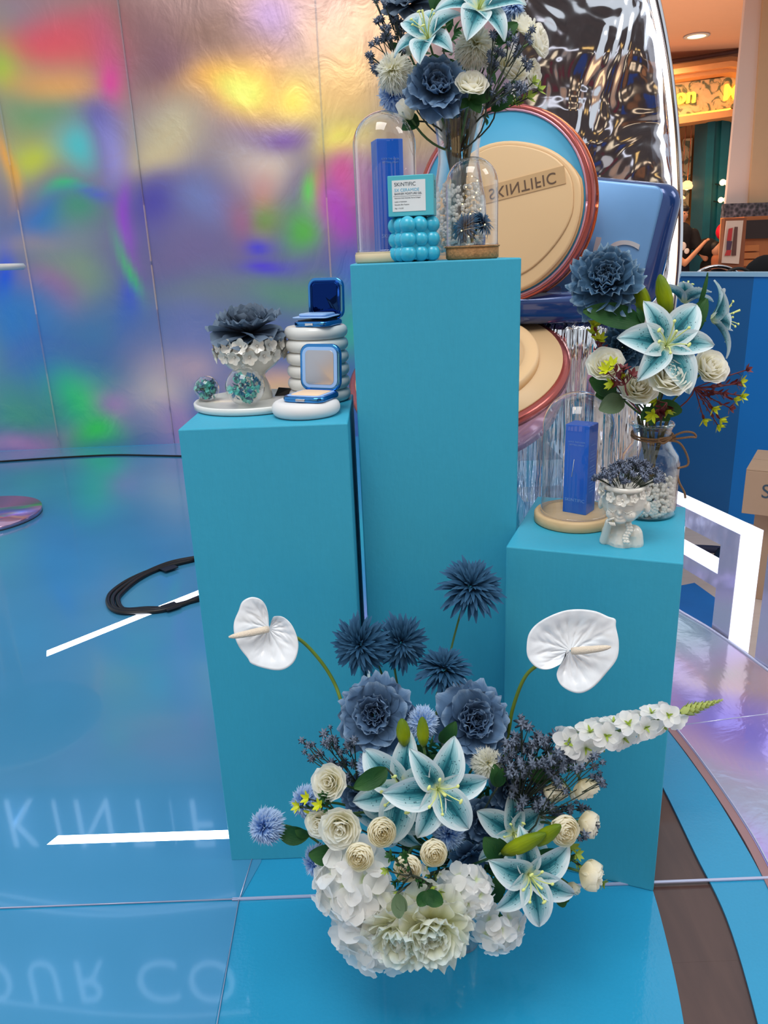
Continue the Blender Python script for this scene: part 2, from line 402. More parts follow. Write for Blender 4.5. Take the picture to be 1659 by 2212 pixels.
def blobs(name, parts, vox, mt, smooth=4):
    """one continuous surface from overlapping tapered limbs (p0,p1,r0,r1) or ellipsoids (c,(rx,ry,rz))"""
    g = G()
    for p in parts:
        if len(p) == 4:
            a, b, ra, rb = Vector(p[0]), Vector(p[1]), p[2], p[3]
            n = 5; v, f = tubeg([a.lerp(b, i / n) for i in range(n + 1)], [ra + (rb - ra) * i / n for i in range(n + 1)], 12); g.add(v, f)
            for c, r in ((a, ra), (b, rb)): v, f = sph(r, 10, c); g.add(v, f)
        else: v, f = sph(1, 14, p[0], p[1]); g.add(v, f)
    me = mk(name, g.v, g.f, mt); o = bpy.data.objects.new('tmp', me); COL.objects.link(o)
    r = o.modifiers.new('r', 'REMESH'); r.mode = 'VOXEL'; r.voxel_size = vox; r.use_smooth_shade = True
    s = o.modifiers.new('s', 'SMOOTH'); s.iterations = smooth; s.factor = .5
    bpy.context.view_layer.update()
    out = bpy.data.meshes.new_from_object(o.evaluated_get(bpy.context.evaluated_depsgraph_get()))
    bpy.data.objects.remove(o); out.name = name
    out.materials.clear(); out.materials.append(M[mt]); return out

# ---------------------------------------------------------------- the setting
def ring_pts(pxs): return [tuple(atz(x, y, 0)[:2]) for x, y in pxs]
def curve2(P, n=6): return [tuple(p[:2]) for p in catm([(x, y, 0) for x, y in P], n)]
# curved edges of the platform, from the front of the picture to the back (x, y on the floor)
E1 = curve2([(.30, .45), (.405, .70), (.472, .954), (.506, 1.142), (.523, 1.30), (.530, 1.50), (.528, 1.75), (.51, 2.0), (.47, 2.3)])
E2 = curve2([(.42, .42), (.535, .72), (.595, .949), (.636, 1.163), (.643, 1.34), (.651, 1.555), (.648, 1.80), (.625, 2.05), (.58, 2.35)])
E3 = curve2([(.60, .40), (.675, .75), (.72, 1.0), (.752, 1.245), (.762, 1.479), (.757, 1.64), (.745, 1.80), (.72, 2.05), (.67, 2.4)])
def band(a, b, z0, z1, mt, name): return flat(list(a) + list(b)[::-1], z0, z1, mt, name)
struct(link('floor_base', flat([(-4.2, -1.5), (.9, -1.5), (1.2, 1.9), (1.02, 2.6), (1.12, 4.2), (1.4, 5.7), (-4.2, 5.7)], -.14, -.006, 'darkbase', 'floor_base')))
wl = []
fl = struct(link('floor', flat([(-4.2, -1.5), (-.1, -1.5), (.12, 0)] + E1 + [(.44, 2.6), (.62, 3.2), (1.04, 3.2), (1.10, 5.7), (-4.2, 5.7)], -.005, 0, 'floorblue', 'floor')))
struct(link('floor_ring', band([(.24, .1)] + E2, [(.42, .1)] + E3, -.005, 0, 'floorblue', 'floor_ring')))
# film hues in soft patches, with sheen and golden lamp reflections painted in
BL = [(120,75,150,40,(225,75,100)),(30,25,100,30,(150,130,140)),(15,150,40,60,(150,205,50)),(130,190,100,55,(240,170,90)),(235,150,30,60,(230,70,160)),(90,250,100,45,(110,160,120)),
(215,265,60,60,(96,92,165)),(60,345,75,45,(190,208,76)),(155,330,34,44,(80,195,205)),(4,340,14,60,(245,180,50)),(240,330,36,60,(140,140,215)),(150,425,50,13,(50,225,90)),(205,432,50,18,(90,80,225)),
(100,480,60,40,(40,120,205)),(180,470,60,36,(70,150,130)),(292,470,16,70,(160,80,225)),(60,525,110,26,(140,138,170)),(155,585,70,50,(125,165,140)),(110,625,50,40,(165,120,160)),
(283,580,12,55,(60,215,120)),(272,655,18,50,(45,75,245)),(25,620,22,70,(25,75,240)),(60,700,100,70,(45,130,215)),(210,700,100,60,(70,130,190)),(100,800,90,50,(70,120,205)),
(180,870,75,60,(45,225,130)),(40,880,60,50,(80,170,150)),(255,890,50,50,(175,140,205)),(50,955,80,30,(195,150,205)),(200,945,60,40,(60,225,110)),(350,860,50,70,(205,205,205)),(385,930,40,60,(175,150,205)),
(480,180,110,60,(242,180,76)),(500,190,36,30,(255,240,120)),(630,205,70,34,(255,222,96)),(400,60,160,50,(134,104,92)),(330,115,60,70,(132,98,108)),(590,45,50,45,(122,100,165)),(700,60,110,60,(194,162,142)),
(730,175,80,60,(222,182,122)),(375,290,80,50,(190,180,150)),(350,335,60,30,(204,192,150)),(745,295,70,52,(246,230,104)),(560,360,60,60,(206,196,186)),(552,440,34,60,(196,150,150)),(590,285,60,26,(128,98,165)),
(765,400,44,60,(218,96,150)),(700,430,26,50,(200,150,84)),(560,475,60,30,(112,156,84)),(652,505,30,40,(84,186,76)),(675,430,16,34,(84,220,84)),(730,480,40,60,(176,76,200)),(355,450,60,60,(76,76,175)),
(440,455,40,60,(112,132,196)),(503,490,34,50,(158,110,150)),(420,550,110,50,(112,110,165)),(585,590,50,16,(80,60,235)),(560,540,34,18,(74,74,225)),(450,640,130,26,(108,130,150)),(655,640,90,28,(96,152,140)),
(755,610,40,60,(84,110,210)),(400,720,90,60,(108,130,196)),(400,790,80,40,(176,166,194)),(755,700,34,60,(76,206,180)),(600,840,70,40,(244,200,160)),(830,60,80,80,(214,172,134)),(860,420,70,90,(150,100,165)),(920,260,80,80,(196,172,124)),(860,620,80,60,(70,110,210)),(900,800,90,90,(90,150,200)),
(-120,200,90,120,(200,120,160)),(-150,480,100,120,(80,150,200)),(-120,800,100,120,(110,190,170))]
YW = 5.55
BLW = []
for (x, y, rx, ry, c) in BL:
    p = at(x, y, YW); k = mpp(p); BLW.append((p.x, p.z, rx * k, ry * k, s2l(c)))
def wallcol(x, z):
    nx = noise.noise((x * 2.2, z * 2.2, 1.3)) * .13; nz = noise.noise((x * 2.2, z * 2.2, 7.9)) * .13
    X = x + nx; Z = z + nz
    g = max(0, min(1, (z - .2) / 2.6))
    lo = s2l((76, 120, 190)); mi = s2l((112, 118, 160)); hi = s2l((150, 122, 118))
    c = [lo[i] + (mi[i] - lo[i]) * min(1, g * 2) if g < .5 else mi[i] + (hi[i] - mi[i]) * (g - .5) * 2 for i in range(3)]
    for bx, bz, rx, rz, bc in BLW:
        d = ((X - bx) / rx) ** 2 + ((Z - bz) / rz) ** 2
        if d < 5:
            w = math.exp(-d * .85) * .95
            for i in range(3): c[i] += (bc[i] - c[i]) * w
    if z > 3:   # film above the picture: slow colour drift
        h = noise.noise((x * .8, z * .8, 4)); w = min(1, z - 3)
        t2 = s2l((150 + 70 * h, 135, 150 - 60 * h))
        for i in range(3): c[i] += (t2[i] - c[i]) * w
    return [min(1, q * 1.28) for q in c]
def colgrid(name, x0, x1, z0, z1, nx, nz, fn, place, mt, lean=None):
    vs = []; fs = []; cs = []
    for j in range(nz + 1):
        for i in range(nx + 1):
            a = i / nx; b = j / nz; z = z0 + (z1 - z0) * b; sh = lean(z) if lean else 0
            x = x0 + (x1 - x0) * a + sh
            vs.append(place(x, z)); cs.append(fn(x, z))
    for j in range(nz):
        for i in range(nx): q = j * (nx + 1) + i; fs.append((q, q + 1, q + nx + 2, q + nx + 1))
    me = mk(name, vs, fs, mt)
    a = me.color_attributes.new('film', 'FLOAT_COLOR', 'POINT')
    flatc = []
    for c in cs: flatc += [c[0], c[1], c[2], 1]
    a.data.foreach_set('color', flatc)
    return me
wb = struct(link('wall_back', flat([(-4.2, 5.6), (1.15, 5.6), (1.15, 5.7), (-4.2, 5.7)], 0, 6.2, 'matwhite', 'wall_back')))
seams = [-4.0, -2.36, -1.52, -.30, .92]
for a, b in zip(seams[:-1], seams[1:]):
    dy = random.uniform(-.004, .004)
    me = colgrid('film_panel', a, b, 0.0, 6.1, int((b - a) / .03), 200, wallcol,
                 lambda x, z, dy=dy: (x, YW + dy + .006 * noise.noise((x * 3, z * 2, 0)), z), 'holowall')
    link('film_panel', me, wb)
for s in seams[1:-1]:
    link('seam_strip', box(.012, .004, 6.05, 'acrylic', (s, YW - .014, .01)), wb)
# film strip on the floor along the wall foot
def fcol(x, y):
    n = noise.noise((x * 2.4, y * 2.4, 3)); h = noise.noise((x * 1.1 + 4, y * 1.1, 8))
    base = [s2l((196, 172, 178)), s2l((96, 92, 240)), s2l((120, 220, 150)), s2l((190, 176, 250)), s2l((214, 160, 150))]
    w = [.8, max(0, n * 5), max(0, -n * 3.2 - .2), max(0, h * 5), max(0, -h * 3)]
    s = sum(w); return [sum(b[i] * k for b, k in zip(base, w)) / s for i in range(3)]
# holographic outer platform on the right, beyond the blue ring
nx, ny = 26, 90; vs = []; fs = []; cs = []
OUT = curve2([(1.36, .2), (1.34, .9), (1.25, 1.5), (1.16, 2.03), (1.10, 2.32), (1.035, 2.52), (.97, 2.80), (.94, 3.2)], 12)
INN = curve2([(.46, .15), (.70, .75), (.745, 1.05), (.776, 1.287), (.784, 1.426), (.78, 1.60), (.765, 1.80), (.70, 2.4), (.62, 3.2)], 12)
def samp(P, t):
    k = t * (len(P) - 1); i = min(int(k), len(P) - 2); f = k - i
    return (P[i][0] + (P[i + 1][0] - P[i][0]) * f, P[i][1] + (P[i + 1][1] - P[i][1]) * f)
for j in range(ny + 1):
    a = samp(INN, j / ny); b = samp(OUT, j / ny)
    for i in range(nx + 1):
        f = i / nx; x = a[0] + (b[0] - a[0]) * f; y = a[1] + (b[1] - a[1]) * f
        vs.append((x, y, .003)); cs.append(fcol(x, y))
for j in range(ny):
    for i in range(nx): q = j * (nx + 1) + i; fs.append((q, q + 1, q + nx + 2, q + nx + 1))
me = mk('floor_film', vs, fs, 'holofloor'); a = me.color_attributes.new('film', 'FLOAT_COLOR', 'POINT')
a.data.foreach_set('color', [k for c in cs for k in (*c, 1)])
ff = struct(link('floor_film', me))
link('film_edge', band(INN, [(x - .02, y) for x, y in INN], -.004, .0022, mat('mauve_film_border', (158, 120, 122), .35), 'film_edge'), ff)
o = struct(link('trim_1', tube([(x, y, .004) for x, y in OUT], .006, 'lilac', 8)))
o = struct(link('trim_2', tube([(x + .004, y, .004) for x, y in INN], .0022, 'lilac', 6)))
# mall floor, lower than the platform
struct(link('floor_mall', flat([(-12, -9), (14, -9), (14, 22), (-12, 22)], -.2, -.15, 'tanfloor', 'floor_mall')))
# clear sheets lying on the platform, with their bright seams
SH = [[(-4.1, 1.262), (-.328, 1.262), (-.30, 1.36), (-.30, 3.1), (-.30, 5.5), (-4.1, 5.5)], [(-4.1, .2), (-.318, .2), (-.331, 1.254), (-4.1, 1.254)],
      [(-.322, 1.262), (1.2, 1.268), (1.2, 3.2), (-.30, 3.1)], [(-.312, .2), (1.2, .2), (1.2, 1.254), (-.325, 1.254)]]
hz = mat('hazy_film_sheet', (70, 146, 188), .16, .12, .10, 2.5, coat=.5)
for k, P in enumerate(SH[:2]):
    struct(link('floor_sheet', flat(P, .0002, .0014, hz, 'floor_sheet')))
tr = struct(link('trim_3', box(1.13, .006, .003, 'lilac', (.22, 1.2585, .001))))
for a, b, w in (((-.334, 1.2585), (-2.2, 1.262), .003), ((-.331, 1.256), (-.312, .55), .0022), ((-.33, 1.26), (-.321, 1.37), .0022), ((.80, 1.262), (1.34, 1.262), .004), ((.78, 1.80), (1.2, 1.86), .003)):
    link('seam_strip', tube([(a[0], a[1], .003), (b[0], b[1], .003)], w * .5, 'lilac', 6), tr)
# dark planks seen in the gap between the blue areas
for k in range(34):
    y = .3 + k * .062
    a = [x for x, yy in E1 if abs(yy - y) < .06] or [.45]; b = [x for x, yy in E2 if abs(yy - y) < .06] or [.63]
    x0 = min(a) - .03; x1 = max(b) + .03
    link('plank', box(x1 - x0, .059, .0035 + random.uniform(0, .0012), 'darkbase', ((x0 + x1) / 2, y, -.0105)), fl)
# unseen walls and glowing panels added behind the photographer to tone the reflections
bk = struct(link('wall_unseen', flat([(-9, -7.2), (1.2, -7.2), (1.2, -7), (-9, -7)], -.15, 3.4, 'peach', 'wall_unseen')))
for k in range(4): link('unseen_panel', box(1.5, .05, 2.2, mat('unseen_glow_panel', (255, 214, 160), .4, emit=.9), (-7.6 + k * 2.3, -6.97, .3)), bk)
bk = struct(link('wall_unseen_dark', flat([(1.2, -6.2), (10, -6.2), (10, -6), (1.2, -6)], -.15, 7.5, mat('unseen_dark_wall', (74, 58, 54), .5, var=.7, vs=1.3), 'wall_unseen_dark')))  # added dark half, darkens what the hammered mirror reflects
for k, (x, z, w, h, c) in enumerate([(2.2, .3, .7, 1.5, (110, 30, 50)), (3.3, 1.9, 1.0, .5, (250, 226, 190)), (4.6, .2, .9, 1.2, (40, 70, 140)), (5.6, 2.2, 1.4, .5, (255, 220, 180)), (6.6, .3, 1, 1.6, (150, 96, 60)), (2.0, 3.0, 1.8, .4, (240, 240, 250)), (4.4, 3.2, .9, .6, (250, 200, 120)), (8, 1, 1.2, 2, (190, 120, 70))]):
    link('unseen_panel', box(w, .05, h, mat('unseen_panel_tint_%s' % 'abcdefgh'[k], c, .5, emit=.55 if sum(c) > 500 else .05), (x, -5.97, z)), bk)
# white demonstration counter behind the photographer (seen in the hammered mirror)
c = thing('display_counter', 'white display counter standing behind the photographer', 'counter', (1.9, -2.6, -.15))
link('body', box(1.5, .5, .95, 'matwhite', (0, 0, 0), .01), c); link('countertop', box(1.56, .56, .04, 'matwhite', (0, 0, .95), .01), c)

# sign on the wall above the picture; only its mirror image in the floor is seen
def refl(x, y, Y):    # point on plane Y whose mirror image in the floor shows at pixel x, y
    g = atz(x, y, 0); d = g - EYE; k = (Y - g.y) / d.y; return Vector((g.x + d.x * k, Y, -d.z * k))
sg = thing('wall_sign', 'lit pale blue sign lettering reflected upside down in the glossy blue floor at lower left', 'sign', (-2.5, 5.5, 3.2))
SM = Matrix.Translation((-2.5, 5.5, 3.2))
hd = flat([(-4.1, 5.515), (-1.38, 5.515), (-1.38, 5.545), (-4.1, 5.545)], 2.98, 6.15, mat('blue_header_board', (40, 110, 160), .5), 'board')
wchild('board', hd, sg, SM)
def letter(ch, x0, x1, y0, y1):
    a = refl(x0, y1, 5.5); b = refl(x1, y0, 5.5); me = text(ch, 1, 'signglow', .012, name='letter', off=-.012)
    xs = [v.co.x for v in me.vertices]; zs = [v.co.z for v in me.vertices]; mnx, mxx, mnz, mxz = min(xs), max(xs), min(zs), max(zs)
    A, B = min(a.x, b.x), max(a.x, b.x); Z0, Z1 = min(a.z, b.z), max(a.z, b.z)
    for v in me.vertices: v.co = (A + (v.co.x - mnx) / (mxx - mnx + 1e-6) * (B - A), 5.497 + v.co.y, Z0 + (v.co.z - mnz) / (mxz - mnz) * (Z1 - Z0))
    wchild('letter', me, sg, SM)
for ch, x0, x1 in (('S', -110, -30), ('K', 10, 92), ('I', 118, 132), ('N', 160, 250), ('T', 275, 335), ('I', 367, 381), ('F', 410, 466)):
    letter(ch, x0, x1, 1826, 1730)
for ch, x0, x1 in (('Y', -190, -90), ('O', -70, 35), ('U', 55, 135), ('R', 160, 240), ('C', 290, 392), ('O', 402, 512), ('V', 522, 600)):
    letter(ch, x0, x1, 2162, 2078)
for pts in ([(0, 1932), (120, 1952), (250, 1966), (400, 1955), (515, 1930)], [(-60, 1935), (40, 1960), (250, 1978), (515, 1953)], [(-40, 2158), (100, 2176), (250, 2192), (400, 2195), (545, 2184)]):
    wchild('light_tube', tube([refl(x, y, 5.48) for x, y in catm([(a, b, 0) for a, b in pts], 5) and [(p.x, p.y) for p in catm([(a, b, 0) for a, b in pts], 5)]], .012, 'signglow'), sg, SM)
# two glowing white strips set flush in the floor
for k, (a, b, w, lab) in enumerate((((95, 1415), (436, 1278), .020, 'thin white strip glowing in the floor under the looped black cable'), ((107, 1816), (505, 1803), .014, 'thick white strip glowing in the floor by the left pedestal foot'))):
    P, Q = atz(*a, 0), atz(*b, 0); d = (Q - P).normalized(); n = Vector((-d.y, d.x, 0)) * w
    tag(link('glow_strip', flat([tuple((P - n)[:2]), tuple((Q - n)[:2]), tuple((Q + n)[:2]), tuple((P + n * 1 + d * w)[:2])], -.001, .0015, 'glowstrip')), lab, 'light', 'glowing white strips in the floor')

# ---------------------------------------------------------------- pedestals
PZL, PZC, PZR = .967, 1.238, .722
def pedestal(cx, cy, w, d, h, rz, lab):
    o = link('pedestal', box(w, d, h, 'teal', bev=.0025), loc=(cx, cy, 0), rot=(0, 0, rz)); tag(o, lab, 'pedestal', 'blue display pedestals'); return o
pedestal(-.2115, 1.521, .307, .307, PZL, math.radians(-.4), 'middle-height teal painted pedestal at left holding the ribbed white vase')
pedestal(.1125, 1.6095, .309, .309, PZC, math.radians(-.6), 'tallest teal painted pedestal in the centre holding the tall glass flower vase')
RA = math.radians(-21.7)
ux = Vector((math.cos(RA), math.sin(RA))); uy = Vector((-math.sin(RA), math.cos(RA)))
RC = Vector((.518, 1.237)) - ux * .1565 + uy * .163
pedestal(RC.x, RC.y, .313, .326, PZR, RA, 'shortest teal painted pedestal at right, turned at an angle')

# ---------------------------------------------------------------- flowers
def petal(key, mt, W_, a0, a1, cup=.2, ruf=0, kind='round', n=7, m=5, crease=0, k=3, ph=0, notch=0, pw=1):
    kk = ('petal', key, mt)
    if kk in MATS: return MATS[kk]
    vs = []; uvs = []; fs = []; K = 40; sp = [(0, 0, math.radians(a0))]
    for i in range(1, K + 1):
        a = math.radians(a0 + (a1 - a0) * (i / K) ** pw); sp.append((sp[-1][0] + math.cos(a) / K, sp[-1][1] + math.sin(a) / K, a))
    rt = dict(round=.20, strap=.22, lily=0, leaf=0)[kind]
    for i in range(n + 1):
        v = i / n
        if kind == 'round': w = W_ * (.2 + .85 * math.sin(min(1, v * 1.15) * PI / 2) ** .8) * (1 - .30 * v ** 5)
        elif kind == 'lily': w = W_ * math.sin(PI * min(1, v * .93 + .07) ** .82) ** .85 + .004
        elif kind == 'strap': w = W_ * (.5 + .6 * v) * (1 - .55 * v ** 5)
        else: w = W_ * math.sin(PI * min(1, v * .96 + .02)) ** .75 + .003
        for j in range(m + 1):
            u = j / m * 2 - 1
            vv = v * (1 - rt * abs(u) ** 2.4)
            if notch: vv *= 1 + notch * (math.cos(k * u * PI + ph) - .5) * v ** 3
            kk_ = min(K - 1e-4, max(0, vv * K)); i0 = int(kk_); fr = kk_ - i0
            x = sp[i0][0] + (sp[i0 + 1][0] - sp[i0][0]) * fr; z = sp[i0][1] + (sp[i0 + 1][1] - sp[i0][1]) * fr; a = sp[i0][2]
            N_ = Vector((-math.sin(a), 0, math.cos(a)))
            off = cup * u * u * w + (ruf * math.sin(k * u * PI + ph + v * 2) * v ** 1.6 if ruf else 0) - crease * max(0, 1 - abs(u) * 3) * .5 * w
            vs.append(Vector((x, u * w, z)) + N_ * off); uvs.append((j / m, v))
    for i in range(n):
        for j in range(m): q = i * (m + 1) + j; fs.append((q, q + 1, q + m + 2, q + m + 1))
    MATS[kk] = (vs, fs, uvs, mk('petal', vs, fs, mt, True, uvs)); return MATS[kk]
def cupp(key, mt, R, h, wd, flare=0.1, n=6, m=8, close=0, wave=.03):
    """petal wrapped round the flower axis: radius R, height h, half width wd (radians)"""
    kk = ('cup', key, mt)
    if kk in MATS: return MATS[kk]
    vs = []; uvs = []; fs = []
    for i in range(n + 1):
        v = i / n
        for j in range(m + 1):
            u = j / m * 2 - 1
            hh = h * (1 - .42 * abs(u) ** 3.2)
            r = R * (math.sin(min(1, .12 + v * 1.15) * PI / 2)) * (1 - close * max(0, v - .45) ** 1.4) + flare * max(0, v - .55) ** 1.6 * 2.2
            r += .012 * u * u + wave * v * math.sin(u * 5 + R * 9)
            a = wd * u * (.75 + .25 * math.sin(v * PI))
            z = -.18 + (hh + .18) * v - flare * .5 * max(0, v - .75) ** 1.3
            vs.append((r * math.cos(a), r * math.sin(a), z)); uvs.append((j / m, v))
    for i in range(n):
        for j in range(m): q = i * (m + 1) + j; fs.append((q, q + 1, q + m + 2, q + m + 1))
    MATS[kk] = (vs, fs, uvs, mk('petal', vs, fs, mt, True, uvs)); return MATS[kk]
def RZ(a): return Matrix.Rotation(a, 4, 'Z')
def RY(a): return Matrix.Rotation(a, 4, 'Y')
def TR(*p): return Matrix.Translation(p)
def SCL(s): return Matrix.Diagonal((s, s, s, 1)) if isinstance(s, (int, float)) else Matrix.Diagonal((*s, 1))
R_ = random.Random(11)
def J(a): return R_.uniform(-a, a)

def frame(P, d, roll, s):
    q = d.to_track_quat('Z', 'Y').to_matrix().to_4x4(); return TR(*P) @ q @ RZ(roll) @ SCL(s)
def put(t, petals):
    for me, mw in petals: link('petal', me, t, mw)
def stem(t, M0, P, d, r, anchor, mt='stem', bend=.5, thick=.0022):
    if anchor is None: return
    a = P - d * r * .1; e = Vector(anchor); b = a - d * (e - a).length * bend
    wchild('stem', tube(bez(a, b, e, 9), thick, mt, 6, 'stem'), t, M0)

# each builder returns the petals for a head of radius 1 facing +Z
def f_lily(o=1.0, sp=0):
    out = []
    A = petal('lilyA%.1f' % o, 'lily', .31, 50 - 18 * o, -34 * o, .30, .018, 'lily', 12, 8, .18, 2, 0, 0, 1.2)[3]
    B = petal('lilyB%.1f' % o, 'lily', .24, 54 - 18 * o, -40 * o, .30, .02, 'lily', 12, 8, .18, 2, 1, 0, 1.2)[3]
    for k in range(6):
        out.append(((A if k % 2 == 0 else B), TR(0, 0, .02 if k % 2 == 0 else 0) @ RZ(k * PI / 3 + J(.1)) @ RY(J(.12)) @ TR(.02, 0, 0) @ SCL((1 + J(.06), 1, 1))))
    return out
def lily_extras(t, g=None):
    g = G(); h = G()
    for k in range(6):
        a = k * PI / 3 + .5 + J(.2); e = Vector((math.cos(a) * .3, math.sin(a) * .3, .52 + J(.06)))
        v, f = tubeg(bez((math.cos(a) * .02, math.sin(a) * .02, .02), (math.cos(a) * .08, math.sin(a) * .08, .35), e, 6), .011, 5); g.add(v, f)
        v, f = sph(.025, 6, e, (1, 1, 1)); v = [(e.x + (q[0] - e.x) * 1.5 * abs(math.sin(a)) + (q[0] - e.x) * .7, e.y + (q[1] - e.y) * 1.2, q[2]) for q in v]; h.add(v, f)
    v, f = tubeg([(0, 0, 0), (.02, 0, .35), (.06, .04, .66)], [.02, .016, .028], 6); g.add(v, f)
    stuff(link('stamens', g.me('stamens', 'stamen'), t)); stuff(link('anthers', h.me('anthers', 'stamen'), t))
def f_rose(mt='rose', o=1.0):
    out = []
    L = [(.14, .62, 1.5, 3, 0, .3), (.22, .64, 1.4, 3, .02, .25), (.31, .64, 1.2, 3, .03, .2), (.41, .61, 1.1, 4, .06, .1), (.52, .56, 1.0, 4, .10, .05), (.63, .50, .9, 5, .14, 0), (.74, .42, .85, 5, .18, 0), (.84, .32, .78, 5, .24 * o, 0)]
    for li, (R, h, wd, n, fl, cl) in enumerate(L):
        me = cupp('rose%d%.1f' % (li, o), mt, R, h, wd, fl, close=cl)[3]
        for k in range(n): out.append((me, RZ(2 * PI * k / n + li * .9 + J(.2)) @ RY(J(.08)) @ SCL((1, 1, 1 + J(.1)))))
    return out
def f_bud(mt='rose'):
    out = []
    for li, (R, h, wd, n, cl) in enumerate([(.2, 1.02, 1.5, 3, .8), (.36, 1.0, 1.2, 3, .6), (.5, .95, 1.1, 4, .5)]):
        me = cupp('bud%d' % li, mt, R, h, wd, .05 * li, close=cl)[3]
        for k in range(n): out.append((me, TR(0, 0, -.3) @ RZ(2 * PI * k / n + li * .8 + J(.15))))
    return out
def f_ran(mt='cream'):
    out = []
    for li in range(10):
        R = .12 + li * .088; h = .66 - (li / 10) ** 2 * .28; n = 3 if li < 3 else 4
        me = cupp('ran%d' % li, mt, R, h, 1.15 if li < 4 else .95, .02, close=.72 - li * .045, wave=.02)[3]
        for k in range(n): out.append((me, RZ(2 * PI * k / n + li * 1.1 + J(.1)) @ RY(J(.03))))
    return out
def f_side(mt='cream'):
    out = []
    for li in range(4):
        me = cupp('sid%d' % li, mt, .3 + li * .17, 1.0 - li * .06, 1.0, .04, close=.45, wave=.03)[3]
        n = 3 + li
        for k in range(n): out.append((me, TR(0, 0, -.35) @ RZ(2 * PI * k / n + li + J(.15)) @ RY(J(.05))))
    return out
def f_peony(mt='peony', openness=1.0, rows=((9, 1.0, 4, .34), (9, .86, 24, .32), (10, .68, 44, .27), (9, .5, 60, .22), (8, .34, 74, .16))):
    out = []
    for li, (n, L, el, w) in enumerate(rows):
        ms = [petal('peo%d%d%.1f' % (li, q, openness), mt, w * 1.32 / L, (el + 4), (el - 22 if li == 0 else el - 4 if li == 1 else el + 26), .22, .075 + .02 * q, 'round', 7, 9, 0, 2.0 + q * .8, q * 1.7 + li, .055, 1.6)[3] for q in range(2)]
        for k in range(n):
            out.append((ms[k % 2], TR(0, 0, .03 * li) @ RZ(2 * PI * (k + .5 * (li % 2)) / n + J(.12)) @ RY(J(.16)) @ TR(.05, 0, 0) @ SCL(L * (1 + J(.07)))))
    return out
def f_hyd(mt='hyd', n=9, cov=1.2):
    out = []; me = petal('hyd', mt, .52, 12, -14, .12, .02, 'round', 5, 6, 0, 2, 0, .02)[3]; me2 = petal('hyd2', mt, .5, 26, 0, .2, .03, 'round', 5, 6, 0, 2, 1, .02)[3]
    for k in range(n):
        ph = k * 2.4; th = cov * math.sqrt((k + .4) / n)
        d = Vector((math.sin(th) * math.cos(ph), math.sin(th) * math.sin(ph), math.cos(th)))
        q = (d + Vector((J(.25), J(.25), J(.2)))).to_track_quat('Z', 'Y').to_matrix().to_4x4(); r0 = R_.uniform(0, 6)
        for j in range(4): out.append((me if j % 2 else me2, TR(*(d * .72)) @ q @ RZ(r0 + j * PI / 2 + J(.12)) @ RY(J(.15)) @ SCL(.52 * (1 + J(.12)))))
    return out
def g_many(mt, n, W_, L0, L1, th0, th1, kind='strap', a0=10, a1=-10, cup=.5, r0=.12, dome=.0, jit=.14, notch=.0):
    """many narrow petals joined into one mesh, on a dome from the axis to the rim"""
    g = G(); P = [petal('%s%s%.2f%.2f%d' % (kind, mt, W_, L0, q), mt, W_, a0, a1, cup, 0, kind, 4, 4 if notch else 2, .0, 2, q, notch) for q in range(2)]
    for k in range(n):
        f = math.sqrt((k + .5) / n); ph = k * 2.39996; el = th0 + (th1 - th0) * f + J(jit * 12); L = L0 + (L1 - L0) * f + J(.09)
        mw = TR(0, 0, dome * (1 - f)) @ RZ(ph + J(.1)) @ TR(r0 * f, 0, 0) @ RY(-math.radians(el)) @ SCL((L, L, L))
        v, fs_, uv, _ = P[k % 2]; g.add(v, fs_, uv, mw)
    return g
def addstuff(t, g, name, mt): return stuff(link(name, g.me(name, mt), t))

